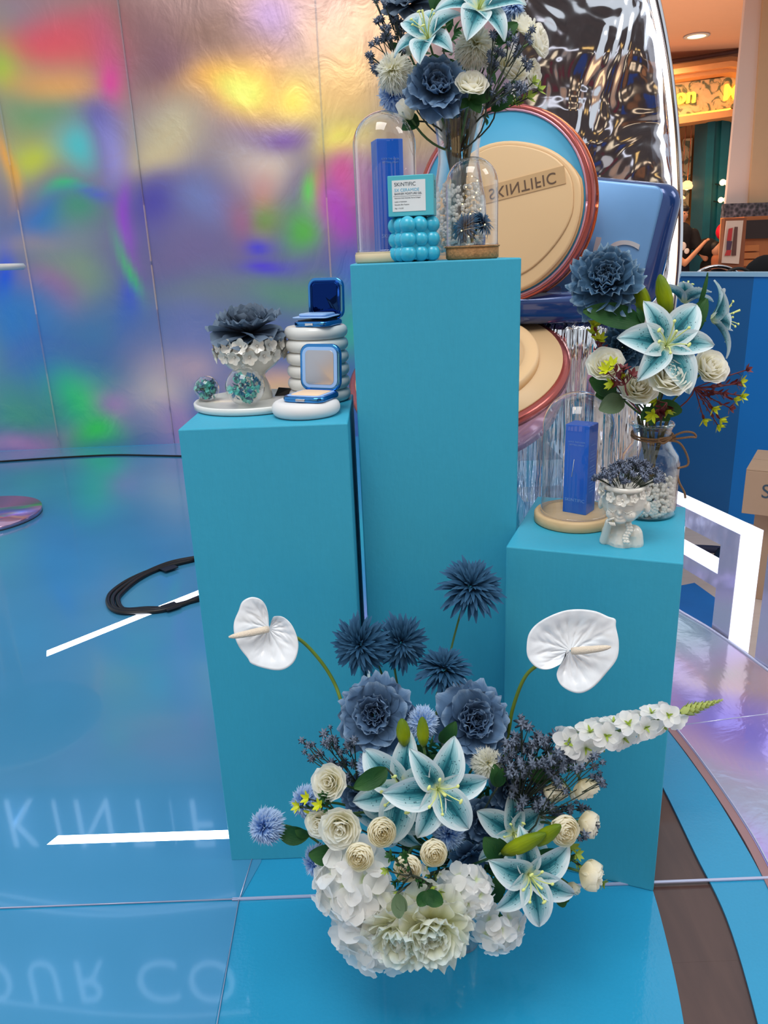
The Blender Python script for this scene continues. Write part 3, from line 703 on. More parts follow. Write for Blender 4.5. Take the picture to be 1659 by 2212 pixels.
def flower(kind, x, y, rpx, Y, d, label, anchor=None, group=None, roll=None, mt=None, st='stem', **kw):
    P = at(x, y, Y); s = rpx * mpp(P) * dict(lily=1.08, aster=1.12, pom=1.12, hyd=1.22, wpeony=1.12, side=1.2, rose=1.06, ran=1.08, peony=1.06, bud=1.1)[kind]; dv = look(*d); roll = R_.uniform(0, 6) if roll is None else roll
    M0 = frame(P, dv, roll, s)
    NM = dict(lily='lily', rose='rose', bud='rose_bud', ran='ranunculus', side='ranunculus', peony='peony', hyd='hydrangea', aster='aster', pom='pompom_flower', wpeony='peony')
    t = thing(NM[kind], label, 'flower', group=group, mw=M0)
    if kind == 'lily': M0 = M0
    if kind == 'lily': put(t, f_lily(kw.get('o', 1.0))); lily_extras(t)
    elif kind == 'rose': put(t, f_rose(mt or 'rose', kw.get('o', 1.0)))
    elif kind == 'bud': put(t, f_bud(mt or 'rose'))
    elif kind == 'ran': put(t, f_ran(mt or 'cream'))
    elif kind == 'side': put(t, f_side(mt or 'cream'))
    elif kind == 'peony':
        put(t, f_peony(mt or 'peony', rows=kw.get('rows') or ((9, 1.0, 4, .34), (9, .86, 24, .32), (10, .68, 44, .27), (9, .5, 60, .22), (8, .34, 74, .16))))
        if kw.get('eye'):
            addstuff(t, g_many('stamen', 26, .03, .3, .4, 80, 60, r0=.1), 'stamens', 'stamen')
    elif kind == 'wpeony':
        put(t, f_peony('wpeony', rows=((9, 1.0, -4, .36), (9, .9, 16, .33), (9, .76, 34, .28), (9, .6, 52, .24), (8, .44, 66, .2), (6, .3, 78, .16))))
        addstuff(t, g_many('orange', 8, .05, .16, .22, 80, 50, r0=.05), 'stamens', 'orange')
    elif kind == 'hyd': put(t, f_hyd('hyd', kw.get('n', 11), kw.get('cov', 1.35)))
    elif kind == 'aster':
        addstuff(t, g_many('aster', 120, .085, .34, .92, 80, -14, 'leaf', 22, -24, .5, .14, .10, 1.3), 'petals', 'aster')
        addstuff(t, g_many('maroon', 22, .05, .16, .2, 85, 50, r0=.1), 'flower_centre', 'maroon')
    elif kind == 'pom':
        m_ = mt or 'pomblue'
        addstuff(t, g_many(m_, 150, .17, .60, .84, 86, -40, 'strap', 8, -34, .6, .16, .12, .5, notch=.25), 'petals', m_)
    if kind in ('rose', 'bud', 'side', 'ran'):
        lf = petal('calyx', 'leaf', .2, 70, 30, .2, 0, 'leaf', 5, 3, .1)[3]
        for k in range(4): link('sepal', lf, t, TR(0, 0, -.28) @ RZ(k * PI / 2 + .3) @ TR(.12, 0, 0) @ SCL(.62))
    stem(t, M0, P, dv, s, anchor, st)
    return t

def leafspray(x, y, lens, Y, label, anchor, mt='leaf', w=.26, up=0.35):
    """leaves (angle in picture degrees, length in px) growing from one point"""
    P = at(x, y, Y); k = mpp(P); M0 = TR(*P)
    t = thing('leaf_sprig', label, 'leaf', mw=M0)
    me = petal('leaf%.2f' % w, mt, w, 18, -22, .22, .02, 'leaf', 9, 5, .25, 2)[3]
    for a, L, *tilt in lens:
        a = math.radians(a); d = look(math.cos(a), math.sin(a), tilt[0] if tilt else up)
        nrm = (-FW); side = nrm.cross(d).normalized(); n2 = d.cross(side).normalized()
        mw = Matrix((d, side, n2)).transposed().to_4x4() @ SCL(L * k)
        link('leaf', me, t, mw)
    if anchor is not None: wchild('stem', tube(bez(P, (P + Vector(anchor)) / 2 + Vector((0, 0, .03)), anchor, 6), .0017, 'darkstem', 5), t, M0)
    return t
def budf(x0, y0, x1, y1, wpx, Y, label, anchor, Y1=None):
    A = at(x0, y0, Y); B = at(x1, y1, Y1 or Y); L = (B - A).length; q = (B - A).to_track_quat('Z', 'Y').to_matrix().to_4x4(); M0 = TR(*A) @ q
    r = wpx / 2 * mpp(A); t = thing('lily_bud', label, 'flower', mw=M0)
    prof = [(r * .35, 0), (r * .8, L * .15), (r, L * .38), (r * .95, L * .6), (r * .62, L * .85), (r * .25, L * .97), (r * .03, L)]
    v, f = lathe(prof, 18, wob=lambda a, z: 1 + .07 * math.cos(a * 3)); uv = [((math.atan2(p[1], p[0]) / 6.28) + .5, p[2] / L) for p in v]
    link('bud', mk('bud', v, f, 'bud', True, uv), t)
    if anchor is not None: wchild('stem', tube(bez(A, A - (B - A) * .6, anchor, 6), .0022, 'stem', 6), t, M0)
def spiky(g, P, r, n=14):
    for k in range(n):
        z = 1 - 2 * (k + .5) / n; a = k * 2.4; s = math.sqrt(1 - z * z); d = Vector((s * math.cos(a), s * math.sin(a), z)); e = d.orthogonal().normalized(); f = d.cross(e)
        b = P + d * r * .25; w = r * .26
        g.add([b + e * w, b - e * w * .5 + f * w * .87, b - e * w * .5 - f * w * .87, P + d * r * R_.uniform(.8, 1.15) + e * w * .3, P + d * r * R_.uniform(.8, 1.1) - e * w * .3], [(0, 1, 3), (1, 2, 4, 3), (2, 0, 3, 4)])
def statice(heads, Y, label, hub, anchor, rpx=10, jy=.03):
    hubp = at(*hub, Y); M0 = TR(*hubp); t = thing('statice_sprig', label, 'flower', mw=M0); g = G(); h = G()
    for x, y in heads:
        P = at(x, y, Y + J(jy)); k = mpp(P)
        mid = hubp.lerp(P, .55) + Vector((J(.012), J(.01), J(.012)))
        v, f = tubeg(bez(hubp, mid, P, 6), .0010, 4); g.add(v, f)
        spiky(h, P, 1.3 * rpx * k * R_.uniform(.85, 1.15), 22)
        for q in range(2):
            s = P + Vector((J(.012), J(.01), J(.012))); spiky(h, s, rpx * k * R_.uniform(.7, 1.1), 16)
            v, f = tubeg([hubp.lerp(P, .7), s], .0008, 4); g.add(v, f)
    if anchor is not None: v, f = tubeg(bez(hubp, hubp + Vector((0, 0, -.05)), anchor, 5), .0016, 5); g.add(v, f)
    stuff(wchild('branches', g.me('branches', 'darkstem'), t, M0)); stuff(wchild('flower_heads', h.me('flower_heads', 'statice'), t, M0)); return t
def kalan(pts, Y, label, hub, anchor, col1='yellow', col2='maroon', rpx=12):
    hubp = at(*hub, Y); M0 = TR(*hubp); t = thing('filler_sprig', label, 'flower', mw=M0); g = G(); a_ = G(); b_ = G()
    pv = petal('kal' + col1, col1, .26, 10, 30, .3, 0, 'strap', 3, 2)
    pm = petal('kam' + col2, col2, .24, 10, 20, .3, 0, 'leaf', 3, 2)
    last = hubp
    for i, (x, y, big) in enumerate(pts):
        P = at(x, y, Y + J(.01)); k = mpp(P); v, f = tubeg(bez(hubp, hubp.lerp(P, .5) + Vector((J(.005), 0, J(.008))), P, 4), .0012, 5); g.add(v, f)
        tgt, pp = (a_, pv) if big else (b_, pm)
        d0 = (P - hubp).normalized()
        q = (d0 + look(0, 0, 1) * .8).to_track_quat('Z', 'Y').to_matrix().to_4x4()
        for j in range(6 if big else 7): tgt.add(pp[0], pp[1], pp[2], TR(*P) @ q @ RZ(j * PI / 3 + J(.2)) @ RY(-math.radians(20 + J(20))) @ SCL(rpx * k * (1.5 if big else 1.3)))
        for j in range(4):
            s = hubp.lerp(P, .35 + .16 * j); b_.add(pm[0], pm[1], pm[2], TR(*s) @ q @ RZ(R_.uniform(0, 6)) @ RY(-.5) @ SCL(rpx * k * 1.15))
    v, f = tubeg(bez(hubp, hubp + Vector((0, 0, -.03)), anchor, 5), .0016, 5); g.add(v, f)
    stuff(wchild('branches', g.me('branches', 'darkstem' if col2 != 'maroon' else 'maroon'), t, M0)); stuff(wchild('blooms', a_.me('blooms', col1), t, M0)); stuff(wchild('bracts', b_.me('bracts', col2), t, M0))

def anthurium(outline, cx, cy, rpx, tipa, Y, d, spx, label, stempts, mirror=1):
    """heart-shaped spathe traced as a radial profile, dished and veined, with a spadix"""
    P = at(cx, cy, Y); k = mpp(P); n = d; M0 = TR(*P); t = thing('anthurium', label, 'flower', mw=M0)
    NR = 18; vs = []; fs = []; uv = []; N = len(outline)
    w = look(*n)
    def pt(f, i):
        x, y = outline[i]; dx = (x - cx) * f; dy = (y - cy) * f
        a = math.atan2(dy, dx); rr = f
        dep = (.16 * f * f - .10 * math.sin(f * PI) + .050 * (abs(math.sin(8 * a + 1.2 * f)) ** .6 - .6) * math.sin(f * PI) ** .7 + .012 * math.sin(f * 22 + 5 * math.sin(8 * a)) * math.sin(f * PI)) * rpx * k
        e = .05 * rpx * k * max(0, f - .85) / .15
        return (RT * dx - UP * dy) * k + (-FW) * (dep - e) + FW * ((dx * n[0] - dy * -n[1] * -1) * k * .55)
    for r in range(NR + 1):
        f = .02 + .98 * r / NR
        for i in range(N): vs.append(pt(f, i)); uv.append((i / N, f))
    for r in range(NR):
        for i in range(N - 1): fs.append((r * N + i, (r + 1) * N + i, (r + 1) * N + i + 1, r * N + i + 1))
    front = len(vs)
    vs += [v + FW * .0012 for v in vs]; uv += uv
    fs += [tuple(q + front for q in f[::-1]) for f in fs[:]]
    fs += [(NR * N + i, NR * N + i + 1, front + NR * N + i + 1, front + NR * N + i)[::-1] for i in range(N - 1)]
    link('spathe', mk('spathe', vs, fs, 'spathe', True, uv), t)
    a, b = spx; A = (RT * (a[0] - cx) - UP * (a[1] - cy)) * k - FW * .006; B = (RT * (b[0] - cx) - UP * (b[1] - cy)) * k - FW * .035
    pts = bez(A, (A + B) / 2 - FW * .008, B, 9); r0 = .0062
    link('spadix', tube(pts, [r0 * .9, r0, r0, r0, r0 * .95, r0 * .9, r0 * .85, r0 * .75, r0 * .6, r0 * .25], mat('cream_spadix', (232, 216, 196), .8, var=.12, vs=300, bump=.5, bs=700), 10), t)
    wchild('stem', tube(catm([at(x, y, yy) for x, y, yy in stempts], 6), .0032, 'anthstem', 8), t, M0)
def closed(pts, n=5):
    P = [Vector((x, y, 0)) for x, y in pts]; return [(p.x, p.y) for p in catm(P, n)]

V1 = Vector((.115, 1.14, .17))                                   # mouth of the low vase on the floor
# clear cylinder vase on the floor
t = thing('vase', 'short clear glass vase on the blue floor under the big bouquet', 'vase', (.115, 1.14, .001))
v, f = lathe([(.032, 0), (.034, .003), (.034, .24), (.0335, .24), (.033, .004), (.001, .004)], 36, cap=False); link('body', mk('body', v, f, 'glass'), t)
v, f = lathe([(.001, 0), (.034, 0), (.034, .006), (.001, .008)], 36); link('foot', mk('foot', v, f, 'acrylic'), t)
tie = G()
for k in range(9):
    a = k * .7; v, f = tubeg([(.012 * math.cos(a), .012 * math.sin(a), .015), (.02 * math.cos(a + 1), .02 * math.sin(a + 1), .13), (.026 * math.cos(a + 2), .026 * math.sin(a + 2), .3)], .0022, 5); tie.add(v, f)
tag(link('stem_bundle', tie.me('stem_bundle', 'darkstem'), loc=(.115, 1.14, .005)), 'bundle of green flower stems inside the low floor vase', 'stems')['kind'] = 'stuff'
# dark foliage filling the middle of the floor bouquet
def foliage(cx, cy, Y, rx, ry, n, label, size=34, mt='leaf', depth=.05):
    P0 = at(cx, cy, Y); k = mpp(P0); g = G(); P = petal('fol' + mt, mt, .26, 15, -15, .25, 0, 'leaf', 4, 2, .2)
    for i in range(n):
        a = R_.uniform(0, 2 * PI); r = math.sqrt(R_.random()); q = Euler((J(1.2), J(1.2), R_.uniform(0, 6.3))).to_matrix().to_4x4()
        pos = (RT * math.cos(a) * rx * r + UP * math.sin(a) * ry * r) * k + FW * J(depth)
        g.add(P[0], P[1], P[2], TR(*pos) @ q @ SCL(size * k * R_.uniform(.7, 1.3)))
    o = link('foliage', g.me('foliage', mt), loc=P0); o['kind'] = 'stuff'; tag(o, label, 'foliage')
foliage(930, 1720, 1.16, 165, 130, 230, 'dark green leaves filling the middle of the floor bouquet')
foliage(1080, 1880, 1.12, 90, 80, 120, 'dark green leaves between the lower right lily and the white hydrangeas', 30)

BG = 'flowers of the floor bouquet'
# anthuriums
HL = closed([(583, 1357), (588, 1338), (594, 1331), (612, 1333), (630, 1350), (642, 1378), (644, 1402), (636, 1428), (618, 1443), (598, 1446), (570, 1440), (546, 1430), (538, 1418), (520, 1394), (510, 1368), (509, 1342), (518, 1318), (526, 1298), (544, 1289), (562, 1293), (574, 1306), (580, 1326), (581, 1345), (583, 1357)], 6)
anthurium(HL, 580, 1358, 70, 0, 1.16, (0.3, .1, 1), ((580, 1358), (503, 1369)), 'white anthurium with notched heart spathe in front of the left pedestal', [(600, 1370, 1.185), (645, 1380, 1.19), (690, 1425, 1.19), (722, 1475, 1.18), (740, 1525, 1.16), (770, 1620, 1.14)])
HR = closed([(1220, 1405), (1212, 1428), (1202, 1437), (1180, 1445), (1157, 1440), (1140, 1420), (1137, 1395), (1143, 1366), (1165, 1342), (1205, 1322), (1240, 1315), (1280, 1318), (1310, 1330), (1325, 1336), (1326, 1352), (1332, 1385), (1328, 1420), (1305, 1452), (1280, 1480), (1255, 1494), (1232, 1492), (1210, 1478), (1201, 1458), (1206, 1440), (1220, 1418), (1220, 1405)], 6)
anthurium(HR, 1232, 1406, 90, 0, 1.10, (-.1, 0, 1), ((1234, 1405), (1306, 1389)), 'large white anthurium with pale spadix in front of the right pedestal', [(1215, 1412, 1.125), (1157, 1440, 1.13), (1130, 1470, 1.13), (1108, 1530, 1.13), (1098, 1585, 1.13), (1080, 1680, 1.13)])
# asters
for x, y, r, d, Y, lab in ((780, 1392, 62, (-.25, .1, 1), 1.19, 'dark blue spiky aster touching the left pedestal edge, leftmost of the pair'), (864, 1388, 60, (.3, .1, 1), 1.22, 'dark blue spiky aster right beside its twin above the blue peony'),
                           (1015, 1270, 68, (.1, .5, .8), 1.27, 'highest dark blue spiky aster on a long stem before the tall pedestal'), (958, 1448, 60, (-.05, .75, .6), 1.2, 'lowest dark blue aster just above the light blue pompom')):
    flower('aster', x, y, r, Y, d, lab, at(900 + (x - 900) * .25, 1620, 1.16), BG)
# blue peonies
flower('peony', 812, 1545, 84, 1.12, (-.12, .3, 1), 'open dusty blue peony facing forward below the aster pair', V1, BG, eye=1)
flower('peony', 1020, 1560, 84, 1.13, (.15, .35, .9), 'ruffled dusty blue peony right of the two lily buds', V1, BG)
flower('peony', 1090, 1705, 46, 1.1, (.4, .1, .8), 'small dusty blue peony between the lilies and the statice', V1, BG, rows=((7, 1, 10, .36), (7, .8, 35, .3), (6, .55, 60, .24)))
flower('peony', 1040, 1770, 56, 1.1, (.1, -.1, 1), 'shaded blue peony tucked under the right half of the double lily', V1, BG, rows=((8, 1, 5, .36), (8, .8, 30, .3), (7, .55, 55, .24)))
flower('peony', 778, 1715, 50, 1.12, (-.5, 0, .9), 'slate blue peony behind the leaf at the left of the lilies', V1, BG, rows=((8, 1, 5, .36), (8, .8, 30, .3), (7, .55, 55, .24)))
flower('peony', 1018, 1848, 46, 1.06, (.2, -.5, .8), 'blue peony hanging over the right white hydrangea', V1, BG, rows=((7, 1, 0, .38), (7, .75, 30, .3)))
# pompoms
for x, y, r, d, Y, lab in ((912, 1560, 42, (0, .3, 1), 1.1, 'light blue pompom flower behind the two upright lily buds'), (806, 1655, 44, (-.4, .1, 1), 1.08, 'light blue pompom flower under the open blue peony'),
                           (660, 1732, 42, (-.6, .25, .8), 1.06, 'light blue pompom flower left of the upper white rose'), (573, 1785, 46, (-.55, .15, .8), 1.02, 'light blue pompom flower standing farthest left on its own stem'),
                           (684, 1862, 40, (-.6, -.2, .8), 1.04, 'light blue pompom flower below the green leaf at left'), (968, 1800, 42, (0, 0, 1), 1.05, 'light blue pompom flower peeking out under the double lily')):
    flower('pom', x, y, r, Y, d, lab, V1 if x != 573 else at(700, 1830, 1.06), BG)
flower('pom', 1052, 1648, 40, 1.07, (.25, .25, 1), 'ivory pompom flower at the upper right of the double lily', V1, BG, mt='pomwhite')
# lilies
flower('lily', 872, 1700, 118, 1.04, (-.15, .1, 1), 'teal and white lily with the longest leftward petals, left of the double lily', V1, BG, roll=.35)
flower('lily', 945, 1702, 112, .99, (.15, .05, 1), 'teal and white lily in front, right half of the double lily', V1, BG, roll=1.05)
flower('lily', 850, 1758, 92, 1.08, (-.3, -.45, .9), 'half hidden teal and white lily below the double lily', V1, BG, roll=.2)
flower('lily', 1108, 1800, 88, 1.06, (.05, .25, .9), 'teal and white lily behind the big green bud', V1, BG, roll=2.6)
flower('lily', 1142, 1888, 104, .98, (.15, -.05, 1), 'lowest teal and white lily at the right of the floor bouquet', V1, BG, roll=.55)
# roses and ranunculus
for kind, x, y, r, d, Y, mt_, lab in (('rose', 713, 1690, 38, (-.3, .35, 1), 1.04, 'rose', 'white rose under the left statice sprig'), ('rose', 736, 1786, 44, (-.1, 0, 1), .98, 'rose', 'largest white rose at the left of the floor bouquet'),
      ('rose', 692, 1778, 31, (-.4, .1, 1), 1.01, 'rose', 'white rose half hidden behind the largest rose at left'), ('ran', 824, 1796, 34, (.1, .2, 1), .97, 'cream', 'cream ranunculus under the left lily petal'),
      ('ran', 778, 1848, 33, (-.1, .1, 1), .95, 'cream', 'cream ranunculus resting on the left white hydrangea'), ('ran', 880, 1872, 33, (0, 0, 1), .94, 'cream', 'lowest cream ranunculus in the middle of the floor bouquet'),
      ('ran', 936, 1840, 32, (.05, .1, 1), .95, 'cream', 'cream ranunculus right of the lowest one'), ('ran', 1216, 1792, 36, (.2, .1, 1), 1.0, 'cream', 'open cream ranunculus at the tip of the big green bud'),
      ('side', 1265, 1702, 30, (.35, -.75, .35), 1.05, 'cream', 'cream ranunculus seen side on, highest at the right'), ('side', 1200, 1708, 28, (.1, -.6, .6), 1.06, 'cream', 'cream ranunculus seen side on among the statice'),
      ('side', 1270, 1780, 32, (.8, -.1, .4), 1.03, 'cream', 'cream ranunculus turned right behind statice heads'), ('side', 1275, 1890, 36, (.85, -.15, .4), 1.0, 'cream', 'cream ranunculus low at the far right of the floor bouquet'),
      ('bud', 1237, 1916, 22, (.6, -.3, .6), 1.01, 'cream', 'small cream ranunculus bud beside the lowest lily'), ('rose', 800, 1852, 26, (.1, -.3, 1), 1.02, 'rose', 'small white rose between two cream ranunculus'),
      ('bud', 1237, 1716, 15, (.3, -.6, .6), 1.08, 'rose', 'tiny white bud between the side on ranunculus')):
    flower(kind, x, y, r, Y, d, lab, V1, BG, mt=mt_)
# hydrangeas and pale peonies at the bottom
for x, y, r, d, Y, n, lab in ((770, 1900, 82, (-.45, .0, 1), .98, 16, 'white hydrangea head at the left, below the ranunculus'), (815, 1985, 84, (-.25, -.5, .9), .97, 16, 'white hydrangea head low at the left near the floor'),
                              (1003, 1922, 56, (.2, .1, 1), .97, 12, 'white hydrangea head right of the green filler'), (1072, 1992, 54, (.3, -.5, .9), .98, 12, 'white hydrangea head beside the clear vase foot')):
    flower('hyd', x, y, r, Y, d, lab, V1, BG, n=n)
flower('wpeony', 872, 2004, 88, .925, (-.25, -.35, .9), 'pale yellow peony low in the middle, left one', V1, BG)
flower('wpeony', 930, 1996, 90, .92, (.1, -.25, 1), 'pale yellow peony with orange heart, lowest in the floor bouquet', V1, BG)
# spike of white delphinium
def spike(A, B, label, anchor):
    M0 = TR(*A); t = thing('delphinium', label, 'flower', mw=M0); ax = B - A; L = ax.length; q = ax.to_track_quat('Z', 'Y').to_matrix().to_4x4()
    me = petal('del', 'hyd', .44, 30, -10, .2, .03, 'round', 4, 4, 0, 2)[3]; cen = petal('delc', 'lime', .2, 60, 40, .3, 0, 'strap', 3, 2)
    g = G()
    for i in range(24):
        f = i / 24 * .74; a = i * 2.4; rad = .016 * (1 - f * .35)
        s = .027 * (1.08 - f * .5)
        mw = q @ TR(rad * math.cos(a), rad * math.sin(a), f * L) @ RZ(a) @ RY(math.radians(68)) @ RZ(R_.uniform(0, 6))
        for k in range(5): link('petal', me, t, mw @ RZ(k * 2 * PI / 5 + J(.15)) @ SCL(s))
        for k in range(3): g.add(cen[0], cen[1], cen[2], mw @ RZ(k * 2.1) @ SCL(s * .5))
    h = G(); pb = petal('delb', 'lime', .3, 20, 40, .3, 0, 'strap', 3, 2)
    for i in range(70):
        f = .74 + .26 * i / 70; a = i * 2.4; h.add(pb[0], pb[1], pb[2], q @ TR(0, 0, f * L) @ RZ(a) @ RY(math.radians(-25)) @ SCL(.019 * (1.2 - i / 70)))
    stuff(link('flower_centres', g.me('flower_centres', 'lime'), t)); stuff(link('closed_buds', h.me('closed_buds', mat('pale_lime_bud', (196, 206, 120), .6)), t))
    link('stem', tube([Vector(), ax * .5, ax * .97], [.0025, .002, .001], 'stem'), t); wchild('lower_stem', tube(bez(A, A - ax * .3, anchor, 6), .0025, 'stem'), t, M0)
spike(at(1225, 1612, 1.08), at(1560, 1512, 1.02), 'white delphinium spike with green tip slanting right across the right pedestal', V1)
statice([(665, 1610), (672, 1640), (700, 1605), (722, 1598), (735, 1625), (690, 1628), (752, 1612), (742, 1650), (716, 1648), (700, 1585), (724, 1668), (765, 1598), (762, 1650), (748, 1680)], 1.1, 'dark slate blue statice sprig at the left above the white rose', (770, 1690), V1, 9)
statice([(1128, 1562), (1115, 1590), (1160, 1595), (1200, 1590), (1112, 1615), (1140, 1620), (1183, 1620), (1095, 1640), (1125, 1650), (1165, 1650), (1205, 1628), (1235, 1635), (1100, 1670), (1150, 1680), (1195, 1672), (1140, 1710), (1180, 1715), (1160, 1740), (1190, 1748), (1085, 1665), (1150, 1650), (1215, 1640), (1125, 1690), (1110, 1700), (1170, 1700), (1155, 1760), (1120, 1640), (1105, 1628), (1150, 1610), (1175, 1600), (1190, 1640), (1215, 1655), (1110, 1655), (1135, 1668), (1180, 1660), (1205, 1690), (1130, 1730), (1175, 1735), (1205, 1755), (1095, 1605), (1160, 1725), (1225, 1612)], 1.08, 'large slate blue statice sprig in front of the right pedestal', (1120, 1745), V1, 12.5, .04)
statice([(1285, 1632), (1283, 1655), (1290, 1680), (1298, 1690), (1256, 1745), (1268, 1775), (1265, 1800), (1280, 1795), (1245, 1660), (1230, 1745)], 1.04, 'thin slate blue statice sprig reaching over the side on ranunculus', (1165, 1760), V1, 9)
kalan([(665, 1725, 1), (690, 1740, 1), (672, 1755, 1), (700, 1722, 0), (645, 1742, 1)], 1.02, 'yellow green filler sprig on the light blue pompom at left', (725, 1752), V1, 'yellow', 'leaf', 13)
kalan([(838, 1880, 1), (862, 1925, 1), (855, 1905, 0), (930, 1915, 1), (945, 1925, 1), (905, 1905, 0), (845, 1850, 0), (960, 1935, 0), (875, 1850, 0)], .925, 'lime green filler sprig around the lowest cream ranunculus', (890, 1890), V1, 'lime', 'leaf', 12)
kalan([(1245, 1845, 1), (1255, 1870, 0), (1235, 1830, 1), (1300, 1905, 0)], 1.02, 'pale feathery filler sprig under the open ranunculus at right', (1220, 1850), V1, 'lime', 'lime', 13)
kalan([(918, 1880, 1), (950, 1888, 1)], .97, 'small greenish white filler bloom between the two lowest ranunculus', (930, 1890), V1, 'hyd', 'lime', 15)
budf(874, 1610, 868, 1552, 30, 1.06, 'green lily bud standing left before the light blue pompom', V1)
budf(915, 1612, 912, 1548, 26, 1.03, 'green lily bud standing right before the light blue pompom', V1)
budf(1085, 1842, 1180, 1800, 34, .985, 'long yellow green lily bud lying over the right lilies', V1, .97)
budf(1150, 1822, 1212, 1782, 32, .99, 'yellow green lily bud whose tip touches the open ranunculus', V1, .975)
leafspray(955, 1605, [(62, 62), (95, 30)], 1.08, 'green leaf curling up right of the lily buds', V1)
leafspray(835, 1660, [(205, 82), (230, 50)], 1.0, 'long green leaf lying over the left lily petals', V1)
leafspray(668, 1805, [(172, 70, .1), (150, 36)], 1.03, 'broad olive leaf on the stem of the leftmost pompom', at(720, 1840, 1.05), w=.3)
leafspray(738, 1840, [(176, 74), (215, 30)], 1.0, 'dark green serrated leaf left of the cream ranunculus', V1, w=.32)
leafspray(1088, 1850, [(132, 72), (105, 50), (170, 40)], .99, 'broad glossy leaf left of the long lily bud', V1, w=.34)
leafspray(1160, 1842, [(0, 78), (-12, 60)], 1.03, 'dark leaf under the yellow green lily bud', V1, w=.24)
leafspray(1060, 1950, [(80, 78), (110, 66), (60, 50), (-60, 40)], 1.02, 'dark strap leaves left of the lowest lily', V1, w=.24)
leafspray(1205, 1925, [(-70, 34), (-40, 30)], 1.02, 'small green leaf under the small ranunculus bud', V1, w=.36)
leafspray(960, 1520, [(65, 66, -.1), (38, 70, -.1), (100, 44)], 1.17, 'grey green rounded leaves below the lowest aster', V1, 'greyleaf', .4)
leafspray(858, 1930, [(-85, 50), (-60, 40)], .905, 'pale grey green leaf above the left pale yellow peony', V1, 'greyleaf', .3)
leafspray(920, 1925, [(-120, 34), (-30, 44), (-70, 30)], .905, 'small round dark leaves above the lowest pale peony', V1, 'leaf', .42)
leafspray(1200, 1660, [(170, 80), (35, 56), (200, 60)], 1.1, 'dark leaves where the delphinium leaves the bouquet', V1, w=.3)
leafspray(1075, 1700, [(100, 60), (80, 50)], 1.05, 'brown green leaf beside the small blue peony', V1, w=.24)
leafspray(1095, 2025, [(35, 34)], 1.0, 'tiny green leaf beside the lowest right hydrangea', V1, w=.3)

# ---- top bouquet in the flared vase on the tall pedestal
VP = at(992, 548, 1.66); VP.z = PZC; V2 = Vector((VP.x, VP.y, PZC + .2))
t = thing('vase', 'flared clear glass vase with pearl beads on the tall pedestal', 'vase', VP)
prof = [(.044, 0), (.052, .01), (.056, .06), (.054, .11), (.046, .15), (.040, .185), (.041, .21), (.047, .25), (.056, .285)]
v, f = lathe(prof + [(r - .002, z) for r, z in prof[::-1][:-1]] + [(.001, .006)], 40, cap=False); link('body', mk('body', v, f, 'glass'), t)
v, f = lathe([(.054, .283), (.0575, .284), (.0575, .287), (.054, .286)], 40, cap=False); link('rim', mk('rim', v, f, 'acrylic'), t)
def pearls(P, prof, n, r, label):
    g = G(); sv, sf = sph(r, 9)
    for i in range(n):
        z = R_.uniform(r + .006, prof[-1][1]); R0 = prof[0][0]
        for (ra, za), (rb, zb) in zip(prof[:-1], prof[1:]):
            if za <= z <= zb: R0 = ra + (rb - ra) * (z - za) / (zb - za)
        a = R_.uniform(0, 2 * PI); rr = (R0 - r - .0025) * (1 if R_.random() < .75 else math.sqrt(R_.random()))
        g.add(sv, sf, None, TR(rr * math.cos(a), rr * math.sin(a), z))
    o = link('pearl_beads', g.me('pearl_beads', 'pearl'), loc=P); o['kind'] = 'stuff'; tag(o, label, 'beads')
pearls(VP, [(.046, 0), (.052, .01), (.056, .06), (.054, .11), (.049, .14)], 520, .0042, 'pearl beads filling the lower half of the flared vase')
def stembundle(P, z0, z1, r0, r1, n, label):
    g = G()
    for k in range(n):
        a = k * 2.4; b = a + 1.2; v, f = tubeg([(r0 * .6 * math.cos(a), r0 * .6 * math.sin(a), z0), (r0 * .5 * math.cos(a + .5), r0 * .5 * math.sin(a + .5), (z0 + z1) / 2), (r1 * math.cos(b), r1 * math.sin(b), z1)], .0024, 5); g.add(v, f)
    o = link('stem_bundle', g.me('stem_bundle', mat('brown_green_stem', (84, 82, 50), .6, var=.3)), loc=P); o['kind'] = 'stuff'; tag(o, label, 'stems')
stembundle(VP, .02, .28, .025, .042, 20, 'bundle of brownish stems inside the flared vase')
foliage(990, 150, 1.69, 140, 100, 120, 'dark leaves in the middle of the tall pedestal bouquet', 34, depth=.03)
TG = 'flowers of the bouquet on the tall pedestal'
flower('lily', 925, 84, 84, 1.56, (-.35, .45, .9), 'teal and white lily at the upper left of the tall bouquet', V2, TG, roll=.5)
flower('lily', 1034, 20, 98, 1.55, (.1, .35, .9), 'topmost teal and white lily cut by the picture edge', V2, TG, roll=.0)
flower('pom', 1026, 100, 52, 1.58, (.05, .1, 1), 'white pompom flower directly under the topmost lily', V2, TG, mt='pomwhite')
flower('pom', 850, 155, 48, 1.62, (-.4, .1, 1), 'white pompom flower at the left of the tall bouquet', V2, TG, mt='pomwhite')
flower('pom', 850, 205, 42, 1.66, (-.5, -.4, .8), 'light blue pompom flower below the left white pompom', V2, TG)
flower('pom', 1105, 14, 38, 1.68, (.4, .3, .8), 'light blue pompom flower at the top right edge of the tall bouquet', V2, TG)
flower('peony', 945, 196, 72, 1.57, (-.05, .15, 1), 'dusty blue peony just above the mouth of the flared vase', V2, TG)
flower('peony', 985, 262, 30, 1.66, (.1, -.8, .5), 'dusty blue petals drooping into the flared vase', V2, TG, rows=((6, 1, 20, .45), (5, .7, 50, .36)))
flower('peony', 885, 8, 58, 1.66, (-.2, .5, .8), 'slate blue peony at the top left cut by the picture edge', V2, TG, mt='peonyslate')
